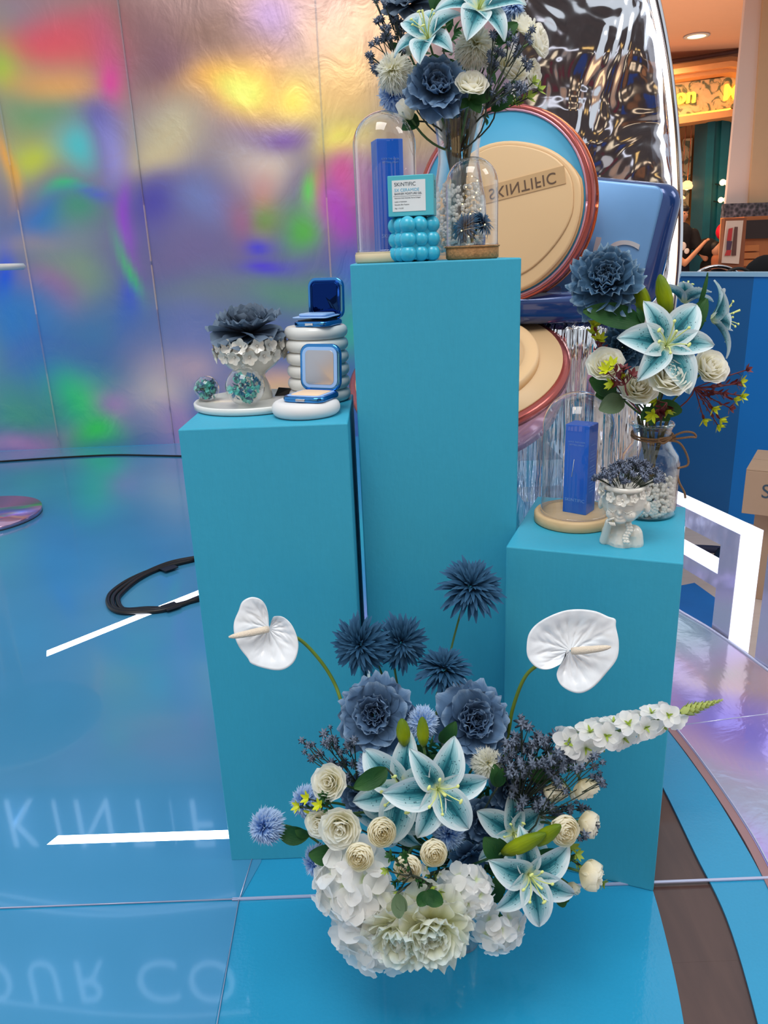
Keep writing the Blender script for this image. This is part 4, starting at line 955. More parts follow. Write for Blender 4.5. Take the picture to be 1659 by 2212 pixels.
flower('rose', 1018, 188, 36, 1.54, (.08, .45, .9), 'white rose right of the blue peony above the vase', V2, TG)
flower('bud', 880, 240, 34, 1.58, (-.45, .65, .5), 'white rose bud leaning left above the tall glass dome', V2, TG)
for kind, x, y, r, d, Y, lab in (('rose', 1103, 148, 38, (.35, .25, .9), 1.6, 'white rose behind statice at the right of the tall bouquet'), ('rose', 1155, 88, 38, (.75, .1, .5), 1.64, 'white rose turned right, farthest right of the tall bouquet'),
                                  ('rose', 1146, 160, 28, (.7, -.1, .6), 1.66, 'small white rose behind the right statice heads'), ('rose', 1124, 58, 34, (.5, .4, .7), 1.68, 'white rose under the top right light blue pompom'), ('bud', 882, 110, 20, (-.4, .6, .5), 1.7, 'small white bud behind the left lily of the tall bouquet')):
    flower(kind, x, y, r, Y, d, lab, V2, TG)
statice([(800, 120), (808, 148), (812, 0), (835, 10), (822, 40), (838, 60), (850, 42), (815, 88), (850, 18), (862, 68), (858, 122), (842, 82), (865, 50), (830, 78)], 1.66, 'dark statice sprig with curling stems at the top left', (885, 190), V2, 9)
statice([(1065, 75), (1060, 128), (1080, 112), (1112, 85), (1120, 105), (1140, 142), (1098, 188), (1120, 182), (1130, 190), (1075, 216), (1055, 175), (1140, 78), (1062, 140)], 1.55, 'slate blue statice sprig in front of the right white roses', (1050, 235), V2, 10)
kalan([(1162, 195, 1), (1140, 212, 1), (1150, 180, 0), (1110, 225, 0)], 1.62, 'lime green filler bloom at the right of the tall bouquet', (1070, 240), V2, 'lime', 'lime', 14)
leafspray(1015, 215, [(-10, 46), (-60, 44), (-130, 34)], 1.56, 'dark green leaves under the white rose above the vase', V2, w=.32)
leafspray(1068, 95, [(35, 62), (10, 40)], 1.6, 'dark green leaf between the white pompom and the right roses', V2, w=.26)
leafspray(1062, 240, [(28, 54), (50, 30)], 1.6, 'dark green leaf at the right above the copper disc', V2, w=.28)
leafspray(905, 262, [(190, 40), (215, 48), (160, 30)], 1.6, 'small green leaves hanging over the tall glass dome', V2, w=.3)
leafspray(945, 40, [(105, 60), (80, 46)], 1.62, 'bright green leaf between the two top lilies', V2, w=.22)

# ---- right bouquet in the bottle vase
BP = Vector((.545, 1.51, PZR)); V3 = BP + Vector((0, 0, .19))
zt = at(1400, 912, 1.51).z - PZR
t = thing('bottle_vase', 'clear glass bottle vase with twine bow on the right pedestal', 'vase', BP)
s = zt / .2
prof = [(.050, 0), (.0565, .006), (.0575, .02), (.0575, .115 * s), (.054, .132 * s), (.043, .148 * s), (.038, .158 * s), (.037, .185 * s), (.041, .194 * s), (.041, .2 * s), (.038, .2 * s)]
v, f = lathe(prof + [(r - .0022, z) for r, z in prof[::-1][2:-1]] + [(.001, .008)], 44, cap=False); link('body', mk('body', v, f, 'glass'), t)
v, f = lathe([(.0378, .193 * s), (.0425, .194 * s), (.0430, .198 * s), (.0378, .2 * s)], 40, cap=False); link('rim', mk('rim', v, f, glass_mat('green_tinted_glass', (.7, .86, .84), .1, .7, 2)), t)
v, f = lathe([(.001, 0), (.052, 0), (.0565, .007), (.001, .009)], 40); link('foot', mk('foot', v, f, glass_mat('green_glass_foot', (.6, .84, .84), .1, .7, 2)), t)
pearls(BP, [(.05, 0), (.0565, .006), (.0565, .078)], 560, .0043, 'pearl beads filling the lower part of the bottle vase')
stembundle(BP, .02, zt + .01, .018, .03, 12, 'bundle of thick green stems inside the bottle vase')
tw = thing('twine_bow', 'brown jute twine bow tied round the neck of the bottle vase', 'twine', BP + Vector((0, 0, .168 * s)))
g = []
for q in range(2):
    g2 = [Vector((.0395 * math.cos(a), .0395 * math.sin(a), .002 + .005 * q + .003 * math.sin(a))) for a in [2 * PI * i / 30 for i in range(31)]]
    link('wrap', tube(g2, .0021, 'twine', 7), tw)
k0 = Vector((.012, -.04, .002))
for nm, pts in (('loop', [(0, 0, 0), (.03, -.006, .016), (.052, -.004, .014), (.060, 0, .004), (.045, -.006, .006), (0, 0, 0)]), ('tail', [(0, 0, 0), (.025, -.006, -.004), (.045, 0, -.03), (.05, .002, -.052), (.03, 0, -.058)]),
                ('tail', [(.034, .01, -.075), (.04, .01, -.092), (.052, .012, -.112), (.056, .014, -.125)]), ('knot', [(-.022, .004, -.004), (0, -.006, .003), (.01, -.006, .007), (-.006, -.008, -.004), (-.014, -.004, .004), (.02, 0, .006)])):
    link(nm, tube(catm([k0 + Vector(p) for p in pts], 6), .0022, 'twine', 7), tw)
RG = 'flowers of the bouquet in the bottle vase'
foliage(1400, 790, 1.53, 80, 60, 70, 'dark leaves in the middle of the bottle vase bouquet', 30, depth=.03)
flower('peony', 1308, 612, 78, 1.5, (-.25, .25, .9), 'blue carnation-like peony standing highest at the left of the bottle bouquet', V3, RG, mt='peonydeep', rows=((11, 1, -8, .26), (11, .95, 12, .26), (11, .85, 30, .24), (10, .74, 46, .22), (9, .6, 60, .2), (8, .46, 74, .16), (5, .36, 84, .13)))
flower('peony', 1345, 752, 54, 1.53, (-.2, -.1, .9), 'blue carnation-like peony half hidden above two white roses', V3, RG, mt='peonydeep')
flower('lily', 1437, 748, 106, 1.42, (-.05, .1, 1), 'open teal and white lily in front of the bottle bouquet', V3, RG, roll=.95)
flower('lily', 1535, 690, 84, 1.55, (.9, .15, .35), 'teal and white lily seen from the side, facing right', V3, RG, roll=.3, o=.6)
flower('lily', 1478, 655, 66, 1.6, (.2, .9, .1), 'pale lily seen from behind between the two green buds', V3, RG, roll=.9, o=.4)
for x, y, r, d, Y, lab in ((1308, 792, 40, (-.25, .35, .9), 1.46, 'white rose farthest left in the bottle bouquet'), (1378, 838, 42, (-.05, .3, .9), 1.43, 'white rose lowest in the bottle bouquet'),
                           (1442, 815, 48, (.05, .3, .9), 1.4, 'largest white rose under the front lily petal'), (1530, 796, 40, (.2, .25, .9), 1.45, 'white rose farthest right in the bottle bouquet')):
    flower('rose', x, y, r, Y, d, lab, V3, RG)
budf(1398, 678, 1374, 606, 34, 1.49, 'yellow green lily bud at the left of the bottle bouquet, leaning left', V3)
budf(1445, 680, 1425, 592, 34, 1.48, 'tallest yellow green lily bud of the bottle bouquet', V3)
leafspray(1390, 700, [(170, 140, .15), (120, 40)], 1.47, 'long pointed green leaf reaching left below the blue peony', V3, w=.19)
leafspray(1470, 735, [(62, 100), (48, 70)], 1.52, 'upright green leaf between the buds and the side on lily', V3, w=.2)
leafspray(1500, 690, [(80, 100)], 1.53, 'thin green blade rising above the bottle bouquet', V3, w=.05)
leafspray(1330, 848, [(158, 72), (190, 52), (230, 40)], 1.47, 'dark green rose leaves above the right glass dome', V3, w=.34)
leafspray(1345, 862, [(205, 66), (225, 40)], 1.44, 'pale green serrated rose leaf below the left white rose', V3, 'greyleaf', .34)
leafspray(1405, 880, [(-95, 44), (-40, 50), (-10, 66), (-130, 40)], 1.47, 'green rose leaves at the mouth of the bottle vase', V3, w=.3)
kalan([(1310, 800, 1), (1345, 820, 1), (1325, 830, 1), (1345, 800, 0), (1365, 812, 0), (1322, 790, 1)], 1.4, 'yellow and maroon filler sprig lying on the left white rose', (1350, 830), V3, rpx=15)
kalan([(1285, 705, 1), (1295, 735, 1), (1282, 722, 1), (1300, 760, 0)], 1.5, 'upright yellow filler sprig right of the drooping blue petals', (1310, 790), V3, rpx=15)
kalan([(1418, 865, 1), (1440, 885, 1), (1425, 890, 0), (1410, 895, 1)], 1.42, 'yellow and maroon filler sprig above the bottle rim', (1440, 870), V3, rpx=15)
kalan([(1560, 850, 0), (1585, 862, 1), (1600, 855, 1), (1575, 880, 0), (1600, 825, 1), (1610, 800, 0), (1555, 905, 1), (1540, 880, 1), (1520, 905, 1), (1550, 918, 1), (1590, 830, 0), (1530, 850, 0)], 1.47, 'maroon branch with yellow bell blooms reaching right over the partition', (1500, 838), V3, rpx=13)

# ---------------------------------------------------------------- things on the right pedestal
def cloche(P, r, h, base, br, bh, label, grp, mtg='glass'):
    t = thing('glass_dome', label, 'glass dome', P, 0, grp)
    v, f = lathe([(br - .004, 0), (br, .003), (br, bh - .004), (br - .003, bh), (r + .004, bh), (r + .003, bh - .003), (r - .003, bh - .003), (.001, bh - .002)], 48); link('base', mk('base', v, f, base), t)
    st = h - r; prof = [(r, bh)] + [(r, bh + st * i / 4) for i in range(1, 5)] + [(r * math.cos(a), bh + st + r * math.sin(a)) for a in [PI / 2 * i / 12 for i in range(1, 12)]] + [(.0005, bh + h)]
    v, f = lathe(prof, 56, cap=False); dm = link('dome', mk('dome', v, f, mtg), t)
    v, f = lathe([(r - .0015, bh), (r + .001, bh), (r + .001, bh + .003), (r - .0015, bh + .003)], 48, cap=False); link('dome_rim', mk('dome_rim', v, f, 'acrylic'), dm)
    return t
CP = Vector((.388, 1.482, PZR)); ch = at(1235, 848, 1.482).z - PZR - .02
cloche(CP, .068, ch, 'wood', .081, .022, 'tall glass dome on pine base on the right pedestal', 'glass domes')
def carton(P, w, d, h, rz, mt, label):
    t = thing('carton', label, 'box', P, rz); t2 = link('body', box(w, d, h, mt, bev=.001), t); return t2
bh_ = at(1253, 921, 1.455).z - (PZR + .0205)
t = carton((.397, 1.487, PZR + .0195), .05, .043, bh_, math.radians(-38), 'boxblue', 'deep blue tall cosmetics carton under the dome on the right pedestal')
def on(t, s, size, mt, x, z, y, **kw): return link('lettering', text(s, size, mt, .0002, **kw), t, loc=(x, y, z))
on(t, 'SKINTIFIC', .0092, 'palesilver', 0, .028, -.0218, spacing=1.05)
on(t, 'LOCK THE LOOK', .0044, 'palesilver', 0, bh_ - .034, -.0218); on(t, 'SETTING SPRAY', .0044, 'palesilver', 0, bh_ - .040, -.0218)
for q in range(16):
    if q % 5 == 4: continue
    link('print_line', box(.0003, .02 + .008 * ((q * 7) % 3) / 2, .0008, 'palesilver', (.0252, 0, bh_ * .25 + q * bh_ * .035)), t)
link('gloss_mark', tube([(-.008, -.0222, bh_ * .42), (-.004, -.0222, bh_ * .62)], .0006, 'label', 4), t)

# girl-head planter
HP = Vector((.443, 1.345, PZR)); t = thing('head_planter', 'white ceramic girl bust planter with closed eyes and flower crown', 'planter', HP, math.radians(-28))
body = blobs('bust', [((0, 0, .084), (.040, .040, .038)), ((0, -.006, .072), (.033, .032, .028)), ((-.016, -.028, .066), (.011, .010, .010)), ((.016, -.028, .066), (.011, .010, .010)), ((0, -.038, .072), (.0042, .006, .005)), ((0, -.03, .056), (.012, .009, .007)),
     ((0, -.036, .0625), (.006, .004, .0022)), ((0, -.035, .0595), (.005, .004, .0022)),
     ((0, .004, .06), (0, .004, .028), .014, .016), ((-.02, 0, .022), (.02, 0, .022), .017, .017), ((-.022, 0, .02), (-.022, 0, .004), .016, .017), ((.022, 0, .02), (.024, 0, .004), .0155, .016), ((0, -.004, .02), (0, -.004, .006), .02, .024),
     ((-.03, -.012, .006), (-.02, -.030, .05), .009, .0065), ((.042, 0, .075), (.005, .010, .012)), ((-.042, 0, .075), (.005, .010, .012))], .0013, 'pearlwhite', 3)
link('bust', body, t)
hand = G()
for k in range(4): v, f = tubeg([(-.020 + .0026 * k, -.034, .050 - .0012 * k), (-.016 + .0026 * k, -.0405, .052), (-.013 + .0024 * k, -.042, .0475)], [.0019, .0021, .0016], 6); hand.add(v, f)
v, f = tubeg([(-.022, -.032, .050), (-.016, -.038, .058), (-.008, -.040, .062)], [.0022, .0022, .0018], 6); hand.add(v, f)
link('hand', hand.me('hand', 'pearlwhite'), t)
br = G()
for k in range(7):
    for s_ in (-1, 1): v, f = sph(.0042, 8, (.014 + s_ * .0022 + .003 * math.sin(k), -.022 - k * .0012, .046 - k * .0052), (1, .8, 1.0)); br.add(v, f)
link('braid', br.me('braid', 'pearlwhite'), t)
for s_ in (-1, 1):
    e = G(); v, f = tubeg([(s_ * .006, -.0385, .076), (s_ * .0135, -.0385, .0725), (s_ * .021, -.034, .076)], .0009, 5); e.add(v, f)
    for k in range(4): a = .008 + k * .004; v, f = tubeg([(s_ * a, -.0385, .0735 + .0004 * k), (s_ * (a + .001), -.040, .0705)], .0005, 4); e.add(v, f)
    link('eyelashes', e.me('eyelashes', 'pearlwhite'), t)
    link('eyebrow', tube([(s_ * .007, -.0385, .086), (s_ * .014, -.0375, .088), (s_ * .022, -.033, .086)], .0012, 'pearlwhite', 5), t)
v, f = lathe([(.034, 0), (.042, .004), (.0405, .012), (.036, .012), (.034, .004)], 32, (0, 0, .106), cap=False); link('bowl_rim', mk('bowl_rim', v, f, 'pearlwhite'), t)
pb = petal('ceram', 'pearlwhite', .46, 25, 10, .3, 0, 'round', 4, 4)
for k, (a, r, z) in enumerate([(-140, .013, .106), (-112, .011, .101), (-84, .013, .098), (-58, .009, .101), (-36, .009, .105), (-160, .010, .11), (175, .01, .112), (-15, .009, .108)]):
    a = math.radians(a); g = G()
    for j in range(5): g.add(pb[0], pb[1], pb[2], RZ(j * 2 * PI / 5) @ SCL(r))
    if k == 0:
        for j in range(5): g.add(pb[0], pb[1], pb[2], TR(0, 0, .003) @ RZ(j * 2 * PI / 5 + .5) @ RY(-.6) @ SCL(r * .6))
    v, f = sph(r * .16, 6, (0, 0, .003)); g.add(v, f)
    d = Vector((math.cos(a), math.sin(a), .15)).normalized()
    link('crown_flower', g.me('crown_flower', 'pearlwhite'), t, TR(.042 * math.cos(a), .042 * math.sin(a), z) @ d.to_track_quat('Z', 'Y').to_matrix().to_4x4())
g = G(); h = G(); base = HP + Vector((0, 0, .118))
for i in range(64):
    a = R_.uniform(0, 6.28); r = math.sqrt(R_.random()); P = base + Vector((math.cos(a) * r * .062 + .006, math.sin(a) * r * .046, .040 - r * r * .030 + J(.005)))
    v, f = tubeg([base + Vector((math.cos(a) * r * .022, math.sin(a) * r * .022, -.008)), P], .0007, 4); g.add(v, f); spiky(h, P, .0072, 18)
    for q in range(2): spiky(h, P + Vector((J(.007), J(.007), J(.006))), .005, 12)
t = thing('succulent_tuft', 'tuft of small slate blue blooms growing from the girl-head planter', 'flower', mw=TR(*base))
stuff(wchild('stalks', g.me('stalks', 'darkstem'), t, TR(*base))); stuff(wchild('blooms', h.me('blooms', mat('grey_blue_blooms', (112, 122, 144), .7, var=.3, vs=200)), t, TR(*base)))

# ---------------------------------------------------------------- things on the left pedestal
t = thing('tray', 'round white stone tray on the left pedestal', 'tray', (-.262, 1.582, PZL))
v, f = lathe([(.112, 0), (.118, .003), (.119, .013), (.117, .015), (.113, .015), (.112, .010), (.001, .010)], 56); link('dish', mk('dish', v, f, 'white'), t)
PP = Vector((at(545, 800, 1.615).x, 1.615, PZL + .010)); rimz = at(545, 740, 1.6).z - PP.z
t = thing('flower_bowl', 'pearly white pedestal bowl with a frieze of ceramic blossoms', 'bowl', PP)
k = rimz / .14
prof = [(.037, 0), (.038, .006), (.034, .03 * k), (.027, .05 * k), (.025, .058 * k), (.033, .068 * k), (.05, .082 * k), (.062, .1 * k), (.067, .12 * k), (.068, .14 * k), (.063, .14 * k), (.058, .11 * k), (.03, .09 * k)]
v, f = lathe(prof, 44, cap=False); link('bowl', mk('bowl', v, f, 'pearlwhite'), t)
for i in range(30):
    row = i % 2; a = 2 * PI * i / 30 + J(.05); g = G(); s = .017 + J(.002)
    for j in range(5): g.add(pb[0], pb[1], pb[2], RZ(j * 2 * PI / 5) @ RY(-.15) @ SCL(s))
    v, f = sph(.0022, 6, (0, 0, .003)); g.add(v, f)
    d = Vector((math.cos(a), math.sin(a), .12 - row * .35)).normalized()
    link('blossom', g.me('blossom', 'pearlwhite'), t, TR(.067 * math.cos(a), .067 * math.sin(a), (.137 if row == 0 else .113) * k) @ d.to_track_quat('Z', 'Y').to_matrix().to_4x4() @ RZ(J(3)))
flower('peony', 538, 722, 80, 1.615, (0, .9, .42), 'slate blue artificial peony filling the white blossom bowl', PP + Vector((0, 0, .05)), mt='peonyslate', rows=((9, 1.0, 0, .34), (9, .9, 12, .33), (9, .74, 28, .3), (8, .56, 46, .25), (7, .4, 62, .2)))
def ball(x, y, rpx, Y, label, loopx, c1='tealfleck', c2='bluefleck'):
    P = at(x, y, Y); r = rpx * mpp(P); P.z = PZL + .0105 + r; t = thing('glass_ball', label, 'ornament', P, 0, 'clear glass balls on the tray')
    v, f = sph(r, 24); link('shell', mk('shell', v, f, 'glass'), t)
    if loopx:
        v, f = lathe([(.004, 0), (.0045, .004), (.002, .006)], 14, (0, 0, r - .001)); link('cap', mk('cap', v, f, 'acrylic'), t)
        link('loop', tube([(.004 * math.cos(a), 0, r + .008 + .004 * math.sin(a)) for a in [2 * PI * i / 12 for i in range(13)]], .001, 'acrylic', 6), t)
    d = thing('dried_blooms', 'aqua and blue dried blooms inside the ' + ('larger' if loopx else 'smaller') + ' glass ball', 'flower', P)
    for nm, mt_, n in (('aqua_blooms', c1, 60), ('blue_blooms', c2, 44)):
        g = G()
        for i in range(n):
            a = R_.uniform(0, 6.28); q = R_.random() ** .6; z = -r * .75 + R_.random() * r * 1.3; m_ = math.sqrt(max(0, (r * .86) ** 2 - z * z)) * q
            pp = petal('fleck' + mt_, mt_, .5, 10, 30, .3, 0, 'round', 2, 2); s_ = Euler((J(1.5), J(1.5), J(3))).to_matrix().to_4x4()
            for j in range(4): g.add(pp[0], pp[1], pp[2], TR(m_ * math.cos(a), m_ * math.sin(a), z) @ s_ @ RZ(j * PI / 2) @ SCL(.0065))
        stuff(link(nm, g.me(nm, mt_), d))
ball(530, 842, 42, 1.525, 'larger clear glass ball with aqua blooms and a loop on top', True)
ball(447, 843, 27, 1.60, 'smaller clear glass ball with aqua blooms at the left of the tray', False)
SP = Vector((at(688, 800, 1.618).x, 1.618, PZL)); hs = at(688, 706, 1.57).z - PZL
t = thing('ribbed_vase', 'white plinth of six stacked ribbed rings behind the compacts', 'vase', SP)
prof = [(.03, 0)]; nr = 6; rh = hs / nr
for i in range(nr):
    for j in range(9):
        a = -PI / 2 + PI * j / 8; prof.append((.0525 + .0125 * math.cos(a) ** .8 if abs(math.cos(a)) > 1e-6 else .0525, rh * (i + .5) + rh * .5 * math.sin(a)))
prof.append((.001, hs))
v, f = lathe(prof, 56); link('body', mk('body', v, f, 'white'), t)
t = thing('disc_plinth', 'flat rounded white disc plinth under the lower compact', 'plinth', (-.141, 1.462, PZL))
v, f = lathe([(.001, 0)] + [(.052 + .0135 * math.cos(a), .0145 + .0145 * math.sin(a)) for a in [-PI / 2 + PI * i / 12 for i in range(13)]] + [(.001, .029)], 56); link('body', mk('body', v, f, 'matwhite'), t)
g = G(); v, f = boxg(.028, .02, .006, (0, 0, 0)); g.add(v, f); v = [(-.018, -.012, .0), (.02, -.012, 0), (.02, .012, 0), (-.018, .012, 0), (-.010, 0, .016), (.016, -.01, .014), (.018, .01, .012), (-.008, .01, .014)]
fs_ = [(0, 1, 5, 4), (1, 2, 6, 5), (2, 3, 7, 6), (3, 0, 4, 7), (4, 5, 6, 7), (3, 2, 1, 0)]
tag(link('makeup_brush', mk('makeup_brush', v, fs_, 'black', False), loc=(at(612, 838, 1.64).x, 1.64, PZL + .0105)), 'black wedge-shaped brush head between the bowl and the ribbed vase', 'brush')
def compact(P, w, rz, lean, label, kind):
    t = thing('compact', label, 'makeup compact', P, rz)
    v, f = rprism(rrect(w, w * .98, w * .22, 6), .011, .004, (0, 0, 0), 3); bs_ = link('base', mk('base', v, f, 'bluechrome'), t)
    v, f = rprism(rrect(w * .84, w * .82, w * .15, 6), .0014, .0004, (0, 0, .0105)); link('inner_rim', mk('inner_rim', v, f, 'lightblue' if kind == 0 else 'black'), bs_)
    if kind == 0:
        v, f = rprism(rrect(w * .7, w * .66, w * .1, 6), .0014, .0005, (0, 0, .0115)); link('powder_pan', mk('powder_pan', v, f, 'powder'), bs_)
    L = TR(0, w * .47, .010) @ Matrix.Rotation(math.radians(-lean), 4, 'X')
    up = L @ TR(0, 0, w * .5) @ Matrix.Rotation(PI / 2, 4, 'X')      # outline plane stands up, face towards -Y
    v, f = rprism(rrect(w, w * 1.02, w * .22, 6), .010, .0035, (0, 0, -.005), 3); lid = link('lid', mk('lid', v, f, 'bluechrome'), t, up)
    v, f = rprism(rrect(w * .86, w * .88, w * .17, 6), .0012, .0004, (0, 0, .0048)); link('lid_rim', mk('lid_rim', v, f, 'lightblue' if kind == 0 else 'navychrome'), lid)
    v, f = rprism(rrect(w * .70, w * .74, w * .1, 6), .0012, .0004, (0, 0, .0056)); link('mirror', mk('mirror', v, f, mat('compact_mirror', (190, 190, 196), .3, 1, .01) if kind == 0 else mat('navy_mirror', (14, 40, 100), .04, 1, .02)), lid)
    if kind == 1:
        for q, s_ in enumerate((.80, .74)):
            link('lid_step', tube([(x, y, .0065 - .0004 * q) for x, y in rrect(w * s_, w * s_ * 1.02, w * .13, 6) + [rrect(w * s_, w * s_ * 1.02, w * .13, 6)[0]]], .0011, 'navychrome', 5), lid)
    v, f = tubeg([(-w * .3, w * .48, .010), (w * .3, w * .48, .010)], .0045, 10); link('hinge', mk('hinge', v, f, 'bluechrome'), t)
    link('clasp', box(w * .22, .004, .005, 'chrome', (0, -w * .49, .003), .001), bs_)
    if kind == 1:
        v, f = rprism(rrect(w * .98, w * .8, w * .1, 6), .002, .0006, (-.002, 0, .0175)); link('sponge_tray', mk('sponge_tray', v, f, 'lightblue'), t, TR(0, -.003, 0) @ Matrix.Rotation(.03, 4, 'X'))
        v, f = rprism(rrect(w * .78, w * .62, w * .12, 6), .0055, .002, (-.002, 0, .0192)); link('sponge_lid', mk('sponge_lid', v, f, 'lightblue'), t)
    return t
compact(Vector((at(673, 866, 1.462).x, 1.462, PZL + .0293)), .088, math.radians(-24), 6, 'lower open blue chrome compact with mirror and pressed powder on the white disc', 0)
compact(Vector((at(688, 702, 1.60).x, 1.60, PZL + hs + .0003)), .081, math.radians(-24), 4, 'upper open blue chrome compact with dark mirror on top of the ribbed vase', 1)

# ---------------------------------------------------------------- things on the tall pedestal
c0 = at(838, 555, 1.572)
cloche(Vector((c0.x, 1.572, PZC)), .0585, .245, 'plainwood', .0635, .020, 'tallest glass dome on pale wooden base on the tall pedestal', 'glass domes')
t = carton((at(843, 540, 1.572).x, 1.572, PZC + .0175), .05, .043, .198, math.radians(14), 'boxblue', 'deep blue tall cosmetics carton under the dome on the tall pedestal')
on(t, 'SKINTIFIC', .0092, 'palesilver', 0, .03, -.0218, spacing=1.05); on(t, 'LOCK THE LOOK', .0044, 'palesilver', 0, .164, -.0218); on(t, 'SETTING SPRAY', .0044, 'palesilver', 0, .158, -.0218)
cc = at(895, 560, 1.505); CB = Vector((cc.x, 1.505, PZC))
t = thing('bubble_candle', 'aqua blue bubble cube candle under the moisturiser box', 'candle', CB, math.radians(24))
D = .0245; rr = .0150
link('core', box(D * 2.5, D * 2.5, D * 2.6, 'candle', (0, 0, .003), .004), t)
bm_ = mk('bubble', *sph(rr, 14), 'candle')
for i in range(3):
    for j in range(3):
        for k in range(3):
            if i == 1 and j == 1 and k < 2: continue
            link('bubble', bm_, t, loc=((i - 1) * D, (j - 1) * D, rr * .96 + k * D))
ztop = 2 * D + rr * 1.96
t = carton((at(892, 480, 1.505).x, 1.505, PZC + ztop + .0002), .082, .05, .068, math.radians(-10), 'boxteal', 'aqua moisturiser carton with white label lying on the bubble candle')
link('label_panel', box(.060, .0004, .052, 'label', (-.003, -.0254, .008)), t)
for s_, size, mt_, z, sx in (('SKINTIFIC', .0088, 'inkgrey', .053, 1), ('5X CERAMIDE', .0072, 'inkblue', .0435, 1), ('BARRIER MOISTURE GEL', .0046, 'inkgrey', .0375, 1), ('Hyaluronic Acid, Ceramide, Marine Collagen', .0026, 'inkgrey', .0305, 1), ('Locks in Hydration', .0029, 'inkgrey', .0245, 1), ('Smooths Skin Texture', .0029, 'inkgrey', .0195, 1), ('30g / 1 FL.OZ', .0028, 'inkgrey', .0135, 1)):
    link('lettering', text(s_, size, mt_, .0001, sx, align='LEFT', name='lettering'), t, loc=(-.029, -.0258, z))
link('rule_line', box(.05, .0002, .0003, 'inkgrey', (-.006, -.0258, .0335)), t)
for q in range(14): link('barcode_bar', box(.0003, .013, .0008 + .0006 * (q % 3 == 0), 'inkgrey', (.0412, .002, .03 + q * .0022)), t)
cs_ = at(1020, 556, 1.515); SB = Vector((cs_.x, 1.515, PZC))
cloche(SB, .0475, .152, 'cork', .0490, .024, 'small glass dome on cork base with dark blue blooms', 'glass domes')
flower('aster', 1006, 492, 32, 1.515, (-.5, .2, .6), 'dark blue aster in the small glass dome, left one', SB + Vector((0, 0, .03)))
flower('aster', 1040, 482, 30, 1.525, (.5, .4, .5), 'dark blue aster in the small glass dome, right one', SB + Vector((0, 0, .03)))
t = thing('fairy_light', 'thin wire fairy light string inside the small glass dome', 'light', SB)
pts = catm([(.03 * math.cos(i * 1.9) * (1 - i / 22), .03 * math.sin(i * 1.9) * (1 - i / 22), .035 + i * .0078) for i in range(15)], 5)
link('wire', tube(pts, .00035, 'wire', 4), t)
bm_ = mk('bulb', *sph(.0011, 6), 'fairy')
for p in pts[4::6]: link('bulb', bm_, t, loc=p)
tag(link('battery_case', box(.02, .012, .009, 'acrylic', bev=.001), loc=SB + Vector((.008, -.022, .022)), rot=(0, 0, .2)), 'small clear battery case on the cork inside the small dome', 'battery case')

# ---------------------------------------------------------------- large display props behind
def discframe(P, nrm, up=Vector((0, 0, 1))):
    z = nrm.normalized(); x = up.cross(z).normalized(); y = z.cross(x); m_ = Matrix((x, y, z)).transposed().to_4x4(); m_.translation = P; return m_
DP = at(1080, 448, 2.62); DM = discframe(DP, Vector((-.50, -.87, .02)))
t = thing('giant_round_compact', 'giant round rose-rimmed compact mirror lid behind the tall pedestal', 'display prop', mw=DM)
R0 = .296
v, f = lathe([(.001, -.06), (R0 - .01, -.06), (R0, -.05), (R0, 0), (R0 - .006, .006), (R0 - .016, .006), (R0 - .02, -.004), (.001, -.004)], 72); me = mk('shell', v, f, 'rosemetal'); link('shell', me, t)
link('copper_edge', tube([(R0 * math.cos(a), R0 * math.sin(a), -.052) for a in [2 * PI * i / 72 for i in range(73)]], .004, 'copper', 8), t)
v, f = lathe([(.001, 0), (R0 - .02, 0), (R0 - .02, .003), (.001, .003)], 72); link('mirror_reflection', mk('mirror_reflection', v, f, 'skyreflect'), t)  # blue reflected in the lid mirror, put into the face colour
link('inner_ring', tube([((R0 - .018) * math.cos(a), (R0 - .018) * math.sin(a), .004) for a in [2 * PI * i / 72 for i in range(73)]], .004, 'pinkshell', 8), t)
def reuleaux(R, flatn, rot, n=60, off=(0, 0), clip=None):
    pts = []
    for i in range(n):
        a = 2 * PI * i / n; r = R * (1 + flatn * math.cos(3 * (a - rot))); x = off[0] + r * math.cos(a); y = off[1] + r * math.sin(a)
        if clip:
            q = math.hypot(x, y)
            if q > clip: x *= clip / q; y *= clip / q
        pts.append((x, y))
    return pts
def slab(pts, z0, z1, mt, name, parent, bev=.008):
    cx = sum(p[0] for p in pts) / len(pts); cy = sum(p[1] for p in pts) / len(pts)
    vs, fs = rprism([(x - cx, y - cy) for x, y in pts], z1 - z0, bev, (cx, cy, z0), 3); return link(name, mk(name, vs, fs, mt), parent)
slab(reuleaux(.26, .03, .4, off=(.03, -.07), clip=R0 - .026), .002, .016, 'beige2', 'powder_or_reflection', t)  # mirror image of the powder pan, modelled as raised beige tiers
slab(reuleaux(.225, .05, .3, off=(.04, -.03), clip=R0 - .03), .014, .030, 'beige', 'powder_or_reflection', t)
slab(reuleaux(.195, .06, .3, off=(.045, -.012), clip=R0 - .05), .028, .037, 'beige', 'powder_or_reflection', t, .006)
rb = link('mirrored_ribbon', box(.27, .05, .002, 'beige2', (0, 0, 0)), t, TR(.085, .055, .0375) @ RZ(math.radians(9)))
me = text('SKINTIFIC', .045, 'darkletter', .0006, 1.02, name='lettering', flipy=True, spacing=1.08)  # reflected lettering, built upside down on the mirrored band
for v_ in me.vertices: x, y, z = v_.co; v_.co = (x, z, -y)
link('lettering', me, rb, TR(0, 0, .0028))
